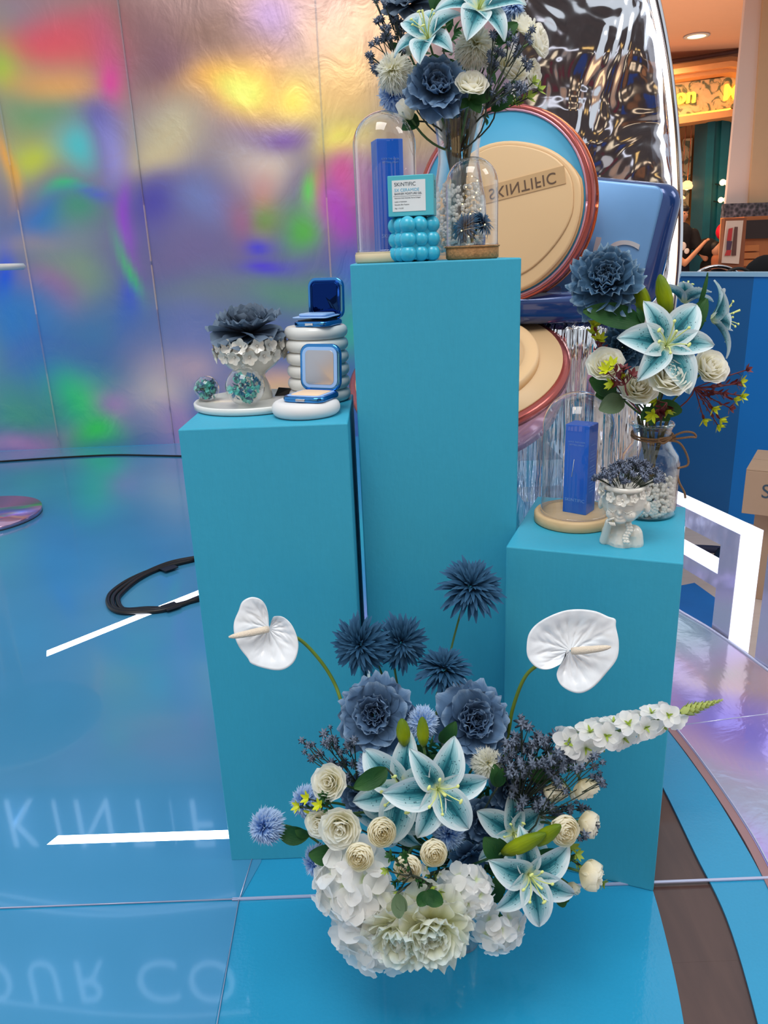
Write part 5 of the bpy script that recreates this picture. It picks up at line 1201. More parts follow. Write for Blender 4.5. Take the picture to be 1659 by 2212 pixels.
# lower pan
LP = at(987, 795, 2.50); LM = discframe(LP, Vector((-.16, -.40, .9)), Vector((0, 1, .3)))
t = thing('giant_powder_compact', 'giant round beige powder pan with pink shell behind the tall pedestal', 'display prop', mw=LM)
R1 = .350
v, f = lathe([(.001, -.16), (R1 * .7, -.2), (R1 * .92, -.15), (R1 * 1.0, -.06), (R1, -.02), (R1 - .005, -.005), (.001, -.005)], 72); link('shell', mk('shell', v, f, 'pinkshell'), t)
v, f = lathe([(R1 - .02, -.03), (R1 + .006, -.028), (R1 + .008, -.004), (R1 - .004, .004), (R1 - .02, .002)], 72, cap=False); link('rim', mk('rim', v, f, 'rosemetal'), t)
v, f = lathe([(.001, 0), (R1 - .016, 0), (R1 - .016, .008), (.001, .008)], 72); link('powder_or_reflection', mk('powder_or_reflection', v, f, 'beige'), t)
v, f = lathe([(.25, .007), (.262, .009), (.262, .036), (.255, .04), (.222, .04), (.216, .034), (.212, .02), (.001, .018)], 72); link('raised_ring', mk('raised_ring', v, f, 'beige'), t)
# clear acrylic risers under the pan
t = thing('acrylic_riser', 'clear acrylic box risers carrying the giant powder pan', 'stand', (.42, 2.5, 0))
for x, y, w, h in ((0, 0, .3, .62), (.10, -.12, .16, .5)): link('box', box(w, w, h, 'acrylic', (x, y, 0)), t)
t = thing('acrylic_riser', 'small clear acrylic block between the giant lid and the giant pan', 'stand', at(1165, 660, 2.62))
link('box', box(.12, .1, .10, 'acrylic', (0, 0, -.04)), t)
link('film', box(.16, .06, .2, 'pinkacrylic', (-.02, .06, -.2)), t)
# giant blue compact on foil-draped plinth
BPp = at(1250, 688, 2.74)
t = thing('foil_draped_plinth', 'round plinth draped in crumpled silver foil cloth behind the right glass dome', 'plinth', (BPp.x, 2.76, 0))
ph = [R_.uniform(0, 6) for _ in range(6)]
v, f = lathe([(.001, BPp.z - .002), (.19, BPp.z - .002), (.205, BPp.z - .02)] + [(.205 + .035 * (1 - i / 10), (BPp.z - .02) * i / 10) for i in range(9, -1, -1)], 150, wob=lambda a, z: 1 + (.04 * math.sin(a * 13 + ph[0] + z * 1.5) + .022 * math.sin(a * 29 + ph[1] - z * 2) + .010 * math.sin(a * 47 + ph[2])) * min(1, (BPp.z - z) * 5 + .1))
link('drape', mk('drape', v[::1], [q[::-1] for q in f], 'foil'), t)
t = thing('giant_blue_compact', 'giant square navy and pale blue compact prop standing on the foil plinth', 'display prop', (BPp.x, 2.74, BPp.z))
v, f = rprism(rrect(.52, .40, .05, 6), .10, .03, (-.06, 0, 0), 3); link('base', mk('base', v, f, 'navy'), t, RZ(math.radians(-8)))
bo = Vector((BPp.x, 2.74, BPp.z)); lp = at(1262, 512, 2.80) - bo
zz = Vector((-.42, -.90, .12)).normalized(); yy = Vector((.20, .03, 1)); xx = yy.cross(zz).normalized(); yy = zz.cross(xx)
LD = Matrix((xx, yy, zz)).transposed().to_4x4(); LD.translation = lp
v, f = rprism(rrect(.56, .40, .06, 7), .10, .035, (0, 0, -.10), 4); ld_ = link('lid', mk('lid', v, f, 'navy'), t, LD)
v, f = rprism(rrect(.49, .37, .035, 6), .012, .004, (-.02, 0, -.006), 2); link('lid_panel', mk('lid_panel', v, f, 'paleblueface'), ld_)
me = text('IFIC', .155, 'silverletter', .004, 1.15, name='lettering', align='RIGHT')
for v_ in me.vertices: x, y, z = v_.co; v_.co = (x, z, -y)
link('lettering', me, ld_, TR(.20, -.055, .010))
# tall hammered mirror panel with a lit rim
PY = 3.05
edge = [at(x, y, PY) for x, y in ((1330, -260), (1375, -110), (1402, 0), (1424, 110), (1440, 230), (1449, 340), (1453, 450), (1452, 540), (1445, 630), (1430, 730), (1405, 840), (1375, 940))]
edge = catm(edge, 4); bot = edge[-1]
lx = at(1118, 300, PY).x
edge2 = edge + [Vector((bot.x - .08, PY, .18)), Vector((bot.x - .14, PY, .0))]
t = thing('hammered_mirror_panel', 'tall curved hammered silver mirror panel with a lit white rim', 'mirror', (.8, PY, 0)); M0 = TR(.8, PY, 0)
NV = 60; vs = []; fs = []; NU = 26
for p in edge2:
    for i in range(NU + 1):
        u = i / NU; x = lx + (p.x - lx) * u
        vs.append((x, PY + .02 * noise.noise((x * 5, p.z * 5, 2)), p.z))
for j in range(len(edge2) - 1):
    for i in range(NU): q = j * (NU + 1) + i; fs.append((q, q + 1, q + NU + 2, q + NU + 1)[::-1])
wchild('mirror_sheet', mk('mirror_sheet', vs, fs, 'hammered'), t, M0)
e3 = [Vector((p.x, PY + .03, p.z)) for p in edge2]
wchild('backing', mk('backing', [(lx, PY + .04, p.z) for p in edge2] + [(p.x, PY + .04, p.z) for p in edge2], [(j, j + 1, len(edge2) + j + 1, len(edge2) + j) for j in range(len(edge2) - 1)], 'chrome'), t, M0)
wchild('frame', tube([Vector((p.x + .018, PY, p.z)) for p in edge2], .020, 'chrome', 12), t, M0)
wchild('light_strip', tube([Vector((p.x + .002, PY - .022, p.z)) for p in edge2], .0085, mat('lit_rim', (240, 246, 255), .4, emit=2.2), 8), t, M0)
wchild('clear_flange', mk('clear_flange', [(p.x - .045, PY - .02, p.z) for p in edge2] + [(p.x, PY - .03, p.z) for p in edge2], [(j, j + 1, len(edge2) + j + 1, len(edge2) + j) for j in range(len(edge2) - 1)], 'acrylic'), t, M0)

# lit block letters at the edge of the platform
def slabletter(P, d, depthv, polys, hgt, label):
    """front face in the vertical plane through P along d; lit sides go back along depthv"""
    M0 = TR(*P); t = thing('lit_letter', label, 'letter', mw=M0, group='lit white letters at the platform edge')
    for x0, x1, z0, z1 in polys:
        a = [Vector((0, 0, 0)) + d * x + Vector((0, 0, z)) for x, z in ((x0, z0), (x1, z0), (x1, z1), (x0, z1))]; b = [p + depthv for p in a]
        g = mk('side', a + b, [(0, 1, 5, 4), (1, 2, 6, 5), (2, 3, 7, 6), (3, 0, 4, 7), (4, 5, 6, 7)], 'glowletter', False); link('lit_body', g, t)
        n = depthv.normalized() * -.002
        link('face', mk('face', [p + n for p in a] + [p - n * .2 for p in a], [(0, 1, 2, 3)[::-1], (4, 5, 6, 7), (0, 1, 5, 4), (1, 2, 6, 5), (2, 3, 7, 6), (3, 0, 4, 7)], 'lilac', False), t)
LA_ = Vector((1.126, 2.275, .0)); ld = Vector((-.085, .36, 0)).normalized(); dv = Vector((.088, .03, 0))
slabletter(LA_, ld, dv, [(0, .085, -.14, .37), (.085, .40, .305, .37), (.085, .40, .15, .20), (.40, .485, -.14, .37)], .37, 'lit white block letter with a crossbar right behind the right pedestal')
slabletter(Vector((1.166, 2.05, .0)), ld, dv, [(0, .085, -.14, .37), (-.32, 0, .305, .37), (-.32, 0, -.14, -.08)], .37, 'lit white block letter cut off at the right picture edge')
slabletter(Vector((1.0, 2.84, 0)), ld, dv, [(0, .085, -.14, .40)], .4, 'lit white block letter mostly hidden behind the bottle vase')

# ---------------------------------------------------------------- left table, cables
TX, TY = -2.165, 3.92
t = thing('cocktail_table', 'round acrylic cocktail table with white top at the left edge', 'table', (TX, TY, 0))
r_b = atz(75, 1112, .02).x - TX
v, f = lathe([(.001, 0), (r_b, 0), (r_b, .006), (.001, .006)], 64); link('foot_pad', mk('foot_pad', v, f, 'black'), t)
v, f = lathe([(.001, .006), (r_b, .006), (r_b, .03), (.001, .03)], 64); link('base_disc', mk('base_disc', v, f, mat('iridescent_disc', (196, 160, 190), .12, .8, .3, 3)), t)
v, f = lathe([(.05, .03), (.05, 1.19), (.04, 1.19), (.04, .03)], 28, cap=False); link('pole', mk('pole', v, f, 'acrylic'), t)
rt = at(38, 569, TY).x - TX; zt_ = at(30, 569, TY).z
v, f = lathe([(.001, zt_ - .03), (rt - .012, zt_ - .03), (rt, zt_ - .015), (rt - .01, zt_), (.001, zt_)], 64); link('top', mk('top', v, f, 'white'), t)
def cable(pts, r, label, Y0=None):
    t = thing('cable', label, 'cable', atz(*pts[0][0], 0)); M0 = TR(*atz(*pts[0][0], 0))
    for p in pts: wchild('strand', tube([Vector((q.x, q.y, r + .001)) for q in catm([atz(x, y, 0) for x, y in p], 6)], r, 'black', 7), t, M0)
    return t, M0
cable([[(-60, 1003), (0, 999), (120, 991), (240, 985), (330, 986), (420, 988), (520, 990)]], .006, 'thin black cable running along the foot of the holographic wall')
t, M0 = cable([[(430, 1212), (380, 1222), (330, 1236), (280, 1258), (245, 1282), (234, 1300), (240, 1318), (262, 1328), (300, 1328), (360, 1322), (430, 1298)], [(430, 1208), (370, 1220), (320, 1240), (280, 1264), (250, 1288), (244, 1306), (256, 1322), (300, 1324), (350, 1320), (430, 1300)],
                [(420, 1214), (350, 1232), (300, 1256), (262, 1288), (256, 1304), (270, 1322), (320, 1320), (372, 1318), (430, 1296)]], .0095, 'looped bundle of black cables beside the left pedestal')
for a, b in (((350, 1238), (378, 1228)), ((355, 1322), (385, 1312))):
    P, Q = atz(*a, 0), atz(*b, 0); d = (Q - P).normalized(); n = Vector((-d.y, d.x, 0)) * .03
    wchild('tape', flat([tuple((P - n)[:2]), tuple((Q - n)[:2]), tuple((Q + n)[:2]), tuple((P + n)[:2])], .012, .016, 'black'), t, M0)

# ---------------------------------------------------------------- blue partition, boxes, chair beyond
A = atz(1621, 1131, -.15); B = atz(1470, 1080, -.15); A2 = A + (A - B) * 1.6; PZ = 1.086
d = (B - A).normalized(); nn = Vector((d.y, -d.x, 0)); nn = nn if nn.x > 0 else -nn
B2 = B + d * 1.2
t = thing('partition', 'blue painted low partition wall beyond the lit letters', 'partition', A); M0 = TR(*A)
mid = A + (B - A) * .3
for a, b in ((A2, mid), (mid, B2)):  # one flat wall; shade on the far stretch put into its colour
    wchild('panel', mk('panel', [(p.x, p.y, z) for z in (-.15, PZ) for p in (a, b, b + nn * .08, a + nn * .08)], [(0, 1, 5, 4), (1, 2, 6, 5), (2, 3, 7, 6), (3, 0, 4, 7), (4, 5, 6, 7), (3, 2, 1, 0)], 'bluewall' if a is A2 else mat('shaded_blue_partition', (20, 92, 150), .55, var=.1, vs=2), False), t, M0)
wchild('cap', mk('cap', [(p.x, p.y, z) for z in (PZ, PZ + .02) for p in (A2 - nn * .01, B2 - nn * .01, B2 + nn * .09, A2 + nn * .09)], [(0, 1, 5, 4), (1, 2, 6, 5), (2, 3, 7, 6), (3, 0, 4, 7), (4, 5, 6, 7), (3, 2, 1, 0)], 'greyblue', False), t, M0)
def cbox(P, w, dd, h, rz, label, txt=None):
    t = thing('cardboard_box', label, 'box', P, rz, 'stacked cardboard boxes'); link('body', box(w, dd, h, 'card', bev=.002), t)
    for s_ in (-1, 1): link('flap', box(w, dd * .49, .004, 'card', (0, s_ * dd * .25, h + .001)), t)
    link('tape', box(.03, dd, .001, mat('brown_tape', (150, 104, 70), .3), (-w / 2 + .1, 0, h + .005)), t)
    if txt: link('lettering', text(txt, .078, 'inkgrey', .0005, .95), t, loc=(-w / 2 + .145, -dd / 2 - .001, h * .55))
def corner(c, w, d_, rz): return Vector((c.x, c.y, 0)) + Matrix.Rotation(rz, 3, 'Z') @ Vector((w / 2, d_ / 2, 0))
c1 = at(1612, 1016, 2.85); c0_ = at(1609, 1108, 2.85); c2 = at(1628, 1130, 2.9)
q = corner(c1, .5, .34, -.56); cbox((q.x, q.y, c0_.z), .5, .34, c1.z - c0_.z, -.56, 'brown cardboard box with printed black code at the right edge, upper one', 'S-160')
q = corner(c2, .46, .34, -.56); cbox((q.x, q.y, -.15), .46, .34, c0_.z + .145, -.56, 'brown cardboard box under the printed one at the right edge')
t = thing('bag_strap', 'dark navy strap lying on the floor behind the block letter', 'strap', atz(1480, 1190, -.14)); M0 = TR(*atz(1480, 1190, -.14))
wchild('strap', tube(catm([atz(x, y, -.14) for x, y in ((1440, 1184), (1500, 1186), (1560, 1190), (1600, 1200))], 5), .022, mat('navy_webbing', (24, 28, 56), .7), 6), t, M0)
wchild('strap', tube(catm([atz(x, y, -.14) for x, y in ((1556, 1190), (1545, 1215), (1540, 1240))], 5), .02, 'black', 6), t, M0)
tag(link('floor_mat', flat([tuple(atz(x, y, -.15)[:2]) for x, y in ((1460, 1270), (1500, 1262), (1580, 1320), (1540, 1380), (1460, 1330))], -.149, -.143, mat('blue_mat', (24, 100, 168), .6))), 'blue mat on the mall floor seen through the block letter', 'mat')
t = thing('chair', 'chrome-backed cafe chair just beyond the blue partition', 'chair', at(1570, 590, 5.2)); P0 = at(1570, 590, 5.2); M0 = TR(*P0)
arc = lambda x0, x1, y0, y1, n=10: [at(x0 + (x1 - x0) * i / n, y1 - (y1 - y0) * math.sin(PI * i / n) ** .7, 5.2) for i in range(n + 1)]
wchild('back_rail', tube(arc(1505, 1595, 575, 592), .012, 'chrome', 8), t, M0)
bb = arc(1512, 1588, 580, 600); wchild('back_panel', mk('back_panel', bb + [Vector((p.x, p.y, P0.z - .25)) for p in bb], [(i, i + 1, len(bb) + i + 1, len(bb) + i) for i in range(len(bb) - 1)], 'chrome'), t, M0)
for s_ in (1512, 1590): q = at(s_, 592, 5.2); wchild('leg', tube([q, Vector((q.x, q.y, -.15))], .012, 'chrome', 8), t, M0); 
for s_ in (1520, 1582): q = at(s_, 592, 5.55); wchild('leg', tube([Vector((q.x, q.y, .3)), Vector((q.x, q.y, -.15))], .012, 'chrome', 8), t, M0)
q = (at(1512, 592, 5.2) + at(1590, 592, 5.2)) / 2; wchild('seat', box(.27, .36, .03, 'black', (q.x, q.y + .2, .3), .008), t, M0)
# seated visitor in black seen from behind at the right edge
vp = at(1650, 560, 4.9); vx, vy = vp.x + .18, 4.95
bod = blobs('body', [((vx, vy, .35), (vx, vy, .62), .20, .17), ((vx, vy, .62), (vx, vy + .01, .98), .17, .19), ((vx - .15, vy, 1.08), (vx + .15, vy, 1.08), .09, .09), ((vx, vy, 1.0), (vx, vy, 1.2), .17, .06), ((vx - .19, vy, 1.07), (vx - .25, vy + .05, .8), .075, .06), ((vx - .25, vy + .05, .8), (vx - .12, vy + .28, .72), .055, .04),
      ((vx + .19, vy, 1.07), (vx + .25, vy + .05, .8), .075, .06), ((vx + .25, vy + .05, .8), (vx + .12, vy + .28, .72), .055, .04), ((vx - .09, vy, .32), (vx - .1, vy + .45, .34), .1, .075), ((vx - .1, vy + .45, .34), (vx - .1, vy + .45, -.08), .07, .045), ((vx + .09, vy, .32), (vx + .1, vy + .45, .34), .1, .075), ((vx + .1, vy + .45, .34), (vx + .1, vy + .45, -.08), .07, .045),
      ((vx, vy, 1.2), (vx, vy, 1.26), .06, .055), ((vx, vy + .01, 1.38), (.08, .1, .12)), ((vx - .1, vy + .5, -.11), (.045, .1, .035)), ((vx + .1, vy + .5, -.11), (.045, .1, .035))], .016, 'darkcloth', 3)
t = thing('person', 'seated person in black seen from behind at the right edge beyond the partition', 'person', (vx, vy, -.15)); wchild('body', bod, t, TR(vx, vy, -.15))
wchild('bag_handle', tube(catm([at(x, y, 4.85) for x, y in ((1560, 596), (1580, 583), (1600, 580), (1618, 586))], 5), .01, 'black', 7), t, TR(vx, vy, -.15))
g = boxg(.42, .4, .06, (vx, vy + .03, .13)); st_ = thing('stool', 'black stool under the seated person in black', 'stool', (vx, vy, -.15)); wchild('seat', mk('seat', g[0], g[1], 'black', False), st_, TR(vx, vy, -.15))
for a in (-1, 1):
    for b in (-1, 1): wchild('leg', tube([(vx + a * .16, vy + b * .15, .13), (vx + a * .17, vy + b * .16, -.15)], .012, 'black', 6), st_, TR(vx, vy, -.15))

# ---------------------------------------------------------------- mall interior at the upper right
FY = 13.0
def fz(x, y, Y=FY): return at(x, y, Y)
def quadbox(px, Y, dep, mt, name, parent=None, M0=None):
    """upright slab: px = four picture corners at depth Y, extruded away by dep"""
    a = [at(x, y, Y) for x, y in px]; b = [Vector((p.x, p.y + dep, p.z)) for p in a]
    me = mk(name, a + b, [(0, 1, 2, 3)[::-1], (4, 5, 6, 7), (0, 1, 5, 4), (1, 2, 6, 5), (2, 3, 7, 6), (3, 0, 4, 7)], mt, False)
    return wchild(name, me, parent, M0) if parent is not None else link(name, me)
CZ = at(1500, 128, FY).z
ce = struct(link('ceiling', flat([(1.2, 6.0), (12, 6.0), (12, 16), (1.2, 16)], CZ, CZ + .1, 'peach', 'ceiling')))
struct(link('wall_right', flat([(-6, 15.8), (13, 15.8), (13, 16), (-6, 16)], -.15, CZ + .1, 'tancol', 'wall_right')))
for x, y in ((1505, 76), (1640, 2)):
    P = atz(x, y, CZ - .01) if False else EYE + ray(x, y) * ((CZ - H) / ray(x, y).z)
    t = thing('ceiling_light', 'round recessed ceiling light ' + ('in the middle of the peach ceiling' if x < 1600 else 'at the top right picture corner'), 'light', P, 0, 'ceiling lights')
    v, f = lathe([(.15, 0), (.17, -.015), (.12, -.02), (.12, -.005)], 24, cap=False); link('ring', mk('ring', v, f, 'matwhite'), t)
    v, f = lathe([(.001, -.008), (.12, -.008), (.12, -.012), (.001, -.012)], 24); link('lamp', mk('lamp', v, f, 'glowlamp'), t)
struct(link('trim_4', tube([at(1300, 152, 12.4), at(1500, 126, 12.4), at(1640, 102, 12.4)], .03, mat('dark_ceiling_slot', (74, 44, 40), .7), 6)))
sf = thing('shop_front', 'teal and floral wallpapered tea shop front in the far background', 'shop front', (3.6, FY, -.15)); SF = TR(3.6, FY, -.15)
quadbox([(1380, 222), (1570, 190), (1570, 245), (1380, 300)], FY, .3, 'tealwood', 'lintel', sf, SF)
quadbox([(1380, 190), (1580, 165), (1580, 232), (1380, 262)], FY - .25, .4, 'paper', 'fascia', sf, SF)
quadbox([(1578, 165), (1660, 178), (1660, 246), (1578, 232)], FY - .25, .4, 'paper', 'fascia', sf, SF)
for y0, y1, d_ in ((262, 278, .45), (170, 182, .55), (158, 170, .7), (148, 158, .5)):
    quadbox([(1380, y0 + 2), (1580, y0 - 27 + (2 if y0 > 200 else 0)), (1580, y1 - 27), (1380, y1 + 2)], FY - d_, d_, mat('peach_moulding', (226, 160, 104), .6), 'cornice', sf, SF)
    quadbox([(1580, y0 - 27), (1660, y0 - 16), (1660, y1 - 16), (1580, y1 - 27)], FY - d_, d_, mat('peach_moulding', (226, 160, 104), .6), 'cornice', sf, SF)
for s_, x, y in (('Moon', 1452, 211), ('Moon', 1615, 197)):
    P = at(x, y, FY - .3); me = text(s_, .30, 'gold', .03, 1, off=.004); o = wchild('lettering', me, sf, SF)
    for v_ in me.vertices: v_.co = Vector((v_.co.x, v_.co.y, v_.co.z + v_.co.x * .05)) + P
wchild('cove_light', tube([at(1380, 264, FY - .34), at(1578, 236, FY - .34)], .02, mat('amber_cove', (255, 170, 60), .4, emit=2.5), 6), sf, SF)
quadbox([(1380, 280), (1570, 250), (1555, 620), (1380, 620)], FY + 1.6, .1, 'oak', 'back_wall', sf, SF)
quadbox([(1478, 300), (1496, 298), (1486, 470), (1468, 470)], FY + 1.5, .08, 'paper', 'floral_panel', sf, SF)
quadbox([(1505, 290), (1524, 288), (1514, 560), (1496, 560)], FY + 1.45, .1, mat('brown_oak', (120, 74, 44), .5), 'panel_post', sf, SF)
quadbox([(1505, 382), (1514, 381), (1508, 452), (1500, 452)], FY + 1.4, .05, mat('green_window', (110, 150, 96), .3, emit=.3), 'window', sf, SF)
for k, (a, b) in enumerate(((1530, 1546), (1546, 1560), (1560, 1578), (1578, 1600))):
    quadbox([(a, 250), (b, 250), (b - 22, 660), (a - 22, 660)], FY - .1 + .06 * (k % 2), .5, 'tealwood', 'pilaster', sf, SF)
quadbox([(1455, 520), (1520, 516), (1520, 680), (1455, 680)], FY - .2, .4, 'tealwood', 'counter', sf, SF)
quadbox([(1476, 508), (1502, 506), (1500, 528), (1474, 530)], FY - .5, .3, mat('pale_tray', (216, 206, 190), .5), 'pastry_case', sf, SF)
t = thing('flower_bunch', 'bunch of yellow flowers on the far shop counter', 'flower', at(1487, 506, FY - .4))
for k in range(5): v, f = sph(.035, 6, (J(.08), J(.05), .03 + J(.03))); link('bloom', mk('bloom', v, f, mat('bright_yellow', (240, 220, 60), .6)), t)
for x, y, r, lab in ((1484, 403, .1, 'large frosted pendant lamp glowing inside the far tea shop'), (1470, 428, .055, 'small pendant lamp glowing below the frosted one in the far shop')):
    P = at(x, y, FY + .5); t = thing('pendant_lamp', lab, 'lamp', P)
    v, f = lathe([(.3 * r, r * .9), (.8 * r, r * .6), (1.5 * r, 0), (1.3 * r, -.3 * r), (.01, -.5 * r)], 20, cap=False); link('shade', mk('shade', v, f, mat('lit_frosted_shade', (255, 196, 140), .4, emit=1.1)), t)
    v, f = sph(r * .55, 10); link('bulb', mk('bulb', v, f, 'glowlamp'), t); link('cord', tube([(0, 0, r), (0, 0, CZ - P.z)], .006, 'copper'), t)
for x, y, r in ((1575, 394, .06), (1561, 394, .045), (1572, 431, .06), (1557, 432, .04)):
    P = at(x, y, 12.62); t = thing('globe_sconce', 'lit globe wall lamp on the teal pilaster, ' + {1575: 'upper right one', 1561: 'upper left one', 1572: 'lower right one', 1557: 'lower left one'}[x], 'lamp', P, 0, 'globe wall lamps')
    v, f = sph(r, 12); link('globe', mk('globe', v, f, 'glowlamp'), t); link('arm', tube([(0, 0, 0), (.02, .1, -.03), (.02, .3, 0)], .012, 'copper', 6), t)
# marble column
t = thing('column', 'cream marble column with black mosaic band at the right edge', 'column', (at(1600, 300, 9).x, 9, -.15)); M0 = TR(at(1600, 300, 9).x, 9, -.15)
quadbox([(1614, -40), (1660, -40), (1633, 445), (1568, 440)], 9, .05, 'mallwhite', 'marble_panel', t, M0)
quadbox([(1652, -40), (1760, -40), (1760, 452), (1618, 438)], 8.96, .05, 'tancol', 'marble_panel', t, M0)
quadbox([(1566, 440), (1760, 434), (1760, 466), (1563, 470)], 8.9, .08, 'mosaic', 'mosaic_band', t, M0)
quadbox([(1563, 470), (1760, 466), (1760, 800), (1545, 800)], 9.0, .08, 'oak', 'column_foot', t, M0)
t = thing('poster_stand', 'wooden poster stand with a red and white poster beyond the partition', 'poster stand', at(1580, 590, 8)); M0 = TR(*at(1580, 590, 8))
quadbox([(1566, 472), (1613, 470), (1590, 832), (1538, 832)], 8, .08, mat('brown_stand', (150, 84, 52), .5), 'frame', t, M0)
quadbox([(1570, 477), (1606, 476), (1596, 570), (1560, 568)], 7.97, .02, mat('poster_paper', (238, 206, 186), .6), 'poster', t, M0)
pc = mat('poster_red', (206, 60, 60), .6)
quadbox([(1575, 494), (1583, 492), (1580, 520), (1571, 520)], 7.95, .01, pc, 'red_arch', t, M0); quadbox([(1571, 540), (1580, 540), (1578, 552), (1566, 552)], 7.95, .01, pc, 'red_block', t, M0)
quadbox([(1588, 490), (1594, 490), (1590, 552), (1581, 552)], 7.95, .01, mat('poster_brown', (110, 70, 62), .6), 'dark_figure', t, M0)
quadbox([(1571, 521), (1582, 521), (1578, 540), (1570, 540)], 7.95, .01, mat('poster_plum', (90, 62, 84), .6), 'plum_block', t, M0)
t = thing('display_cabinet', 'orange wooden cabinet with dark menu board beside the poster stand', 'cabinet', at(1640, 590, 8)); M0 = TR(*at(1640, 590, 8))
quadbox([(1608, 468), (1760, 462), (1760, 700), (1602, 700)], 8.3, .3, mat('orange_oak', (190, 110, 60), .5), 'body', t, M0)
quadbox([(1613, 476), (1760, 470), (1760, 512), (1609, 516)], 8.25, .04, mat('menu_black', (52, 36, 34), .5), 'menu_board', t, M0)
for k in range(3): quadbox([(1606, 530 + k * 16), (1640, 529 + k * 16), (1640, 542 + k * 16), (1604, 543 + k * 16)], 8.25, .04, mat('amber_panel', (206, 124, 66), .5), 'drawer', t, M0)
# visitor pushing a stroller
def figure(label, P, parts_cloth, parts_skin, parts_hair, vox, cl, extras=None):
    t = thing('person', label, 'person', P); M0 = TR(*P)
    wchild('body', blobs('body', parts_skin, vox, 'skin', 2), t, M0)
    for nm, pr, mt_ in parts_cloth: wchild(nm, blobs(nm, pr, vox, mt_, 2), t, M0)
    wchild('hair', blobs('hair', parts_hair, vox, 'hair', 2), t, M0)
    return t, M0
HX = at(1474, 455, 12).x; hz = at(1474, 446, 12).z - .11; X = HX; Y_ = 12.0
sh = hz - .27
mat('black_shirt', (16, 16, 24), .9); M['shirt'] = MATS['black_shirt']; M['shorts'] = mat('navy_shorts', (22, 26, 48), .9); M['babycloth'] = mat('orange_brown_cloth', (170, 100, 66), .8)
pw = at(1525, 522, 12)
t, M0 = figure('person in black printed shirt and navy shorts pushing a stroller in the far background', Vector((X, Y_, -.15)),
    [('shirt', [((X, Y_, sh), (X, Y_, sh - .42), .17, .165), ((X - .17, Y_, sh), (X + .17, Y_, sh), .075, .075), ((X + .18, Y_ - .04, sh), (X + .24, Y_ - .1, sh - .2), .075, .07), ((X - .18, Y_ - .04, sh), (X - .16, Y_ - .1, sh - .2), .075, .07)], 'shirt'),
     ('shorts', [((X, Y_, sh - .46), (X, Y_, sh - .58), .165, .17), ((X - .09, Y_, sh - .6), (X - .1, Y_, sh - .92), .11, .11), ((X + .09, Y_, sh - .6), (X + .1, Y_, sh - .92), .11, .11)], 'shorts')],
    [((X, Y_, sh - .1), (X, Y_, hz - .06), .055, .05), ((X, Y_, hz), (.078, .092, .11)), ((X + .05, Y_ - .07, hz - .01), (.018, .02, .022)), ((X, Y_, sh), (X, Y_, sh - .5), .14, .14), ((X + .24, Y_ - .1, sh - .2), (X + .34, Y_ - .16, sh - .36), .048, .04), ((X + .34, Y_ - .16, sh - .36), (pw.x - .05, Y_ - .2, pw.z + .02), .04, .03),
     ((X - .16, Y_ - .1, sh - .2), (X + .02, Y_ - .2, sh - .42), .048, .04), ((X + .02, Y_ - .2, sh - .42), (pw.x - .1, Y_ - .22, pw.z), .04, .03), ((X - .1, Y_, sh - .9), (X - .1, Y_, .32), .08, .065), ((X - .1, Y_, .32), (X - .1, Y_, -.08), .06, .04), ((X + .1, Y_, sh - .9), (X + .1, Y_, .32), .08, .065), ((X + .1, Y_, .32), (X + .1, Y_, -.08), .06, .04), ((X - .1, Y_ - .05, -.11), (.05, .12, .035)), ((X + .1, Y_ - .05, -.11), (.05, .12, .035))],
    [((X - .01, Y_ + .02, hz + .03), (.088, .1, .1)), ((X + .02, Y_ - .04, hz + .08), (.07, .07, .04))], .018, 0)
for a, b, r in ((X - .02, sh - .17, .06), (X + .05, sh - .24, .04), (X - .05, sh - .26, .035)): wchild('shirt_print', mk('shirt_print', *sph(r, 8, (a, Y_ - .165, b), (1, .12, 1)), 'matwhite'), t, M0)
for s_ in (-1, 1): wchild('eye', mk('eye', *sph(.01, 6, (X + .03 + s_ * .028, Y_ - .085, hz + .01)), 'black'), t, M0)
S0 = at(1545, 560, 11.8)
t = thing('stroller', 'black baby stroller with folded hood pushed by the person in black', 'stroller', Vector((S0.x, 11.8, -.15))); M0 = TR(S0.x, 11.8, -.15)
wchild('handle', tube([pw + Vector((-.1, -.2, 0)), at(1530, 535, 11.8), at(1545, 580, 11.8)], .018, 'black', 8), t, M0)
hp = at(1533, 535, 11.8); wchild('hood', blobs('hood', [((hp.x, 11.9, hp.z), (.16, .2, .14)), ((hp.x + .12, 11.9, hp.z - .2), (.14, .2, .2))], .025, 'darkcloth'), t, M0)
sp = at(1560, 575, 11.8); wchild('seat', blobs('seat', [((sp.x - .15, 11.9, sp.z), (sp.x + .3, 11.85, sp.z - .12), .14, .1)], .03, 'darkcloth'), t, M0)
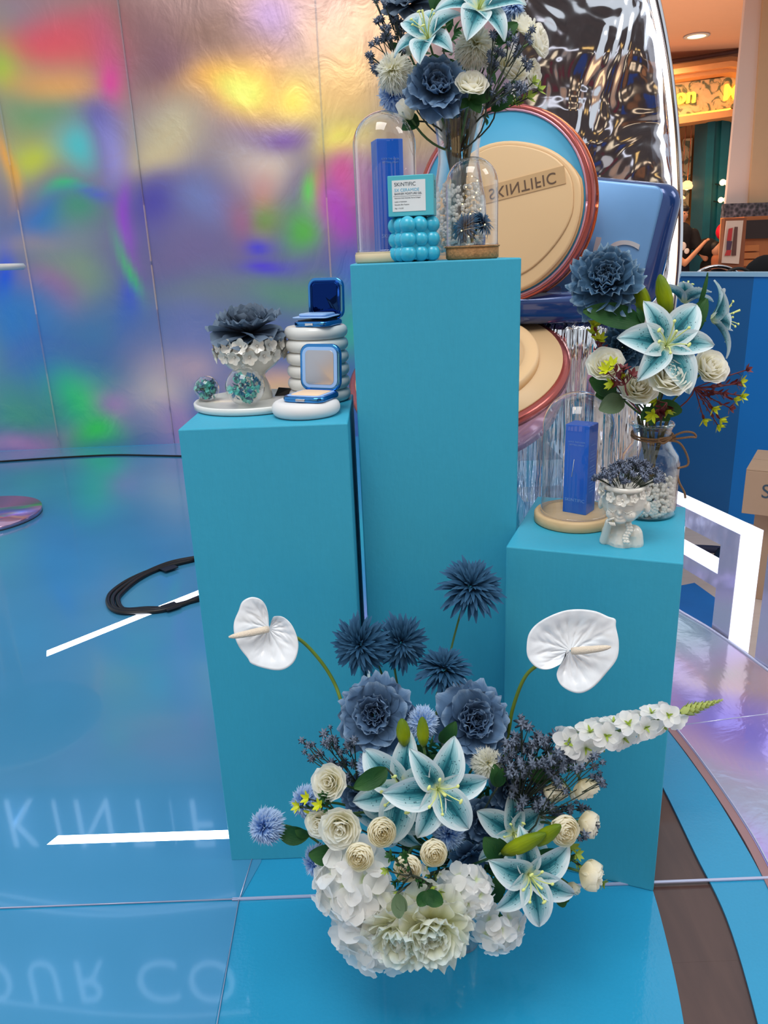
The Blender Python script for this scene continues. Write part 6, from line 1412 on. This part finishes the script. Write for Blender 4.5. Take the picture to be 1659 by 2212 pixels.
for a in (-.25, .35):
    for b in (-.22, .22):
        v, f = lathe([(.09, -.02), (.11, -.01), (.11, .01), (.09, .02)], 20); me = mk('wheel', [(S0.x + a + p[0], 11.9 + b + p[2], -.04 + p[1]) for p in v], f, 'black'); wchild('wheel', me, t, M0)
        wchild('leg', tube([(S0.x + a, 11.9 + b, -.04), (sp.x + a * .3, 11.9 + b * .8, sp.z - .1)], .014, 'black', 6), t, M0)
cx = at(1550, 538, 11.7); cX, cY, cZ = cx.x, 11.72, cx.z
t, M0 = figure('small child in light clothes sitting in the far stroller holding a balloon stick', Vector((cX, cY, cZ - .35)),
    [('clothes', [((cX + .02, cY, cZ - .14), (cX + .06, cY, cZ - .34), .09, .1), ((cX + .1, cY, cZ - .36), (cX + .3, cY - .05, cZ - .38), .065, .05)], 'babycloth')],
    [((cX, cY, cZ), (.08, .085, .095)), ((cX, cY, cZ - .07), (cX + .02, cY, cZ - .14), .04, .04), ((cX + .02, cY, cZ - .14), (cX + .06, cY, cZ - .34), .07, .07), ((cX + .08, cY - .03, cZ - .16), (cX + .2, cY - .08, cZ - .2), .03, .025), ((cX + .2, cY - .08, cZ - .2), (cX + .22, cY - .1, cZ - .06), .025, .022), ((cX + .3, cY - .05, cZ - .38), (cX + .42, cY - .05, cZ - .52), .045, .035), ((cX + .12, cY - .1, cZ - .36), (cX + .3, cY - .12, cZ - .42), .045, .035)],
    [((cX - .02, cY + .02, cZ + .035), (.085, .085, .075))], .014, 0)
bp = at(1563, 500, 11.6); t = thing('balloon', 'red balloon on a grey stick held by the child beyond the partition', 'balloon', bp)
v, f = sph(.105, 14, (0, 0, 0), (1, 1, 1.12)); link('balloon_skin', mk('balloon_skin', v, f, 'red'), t); link('stick', tube([(0, 0, -.11), Vector((cX + .22, cY - .1, cZ - .06)) - bp], .012, 'greyblue', 6), t)
# clean up: drop the helper counters
for o in list(bpy.data.objects):
    if o.type == 'EMPTY' and o.get('label') == '': bpy.data.objects.remove(o)
print('objects', len(bpy.data.objects), 'tris', sum(len(m_.polygons) for m_ in bpy.data.meshes))
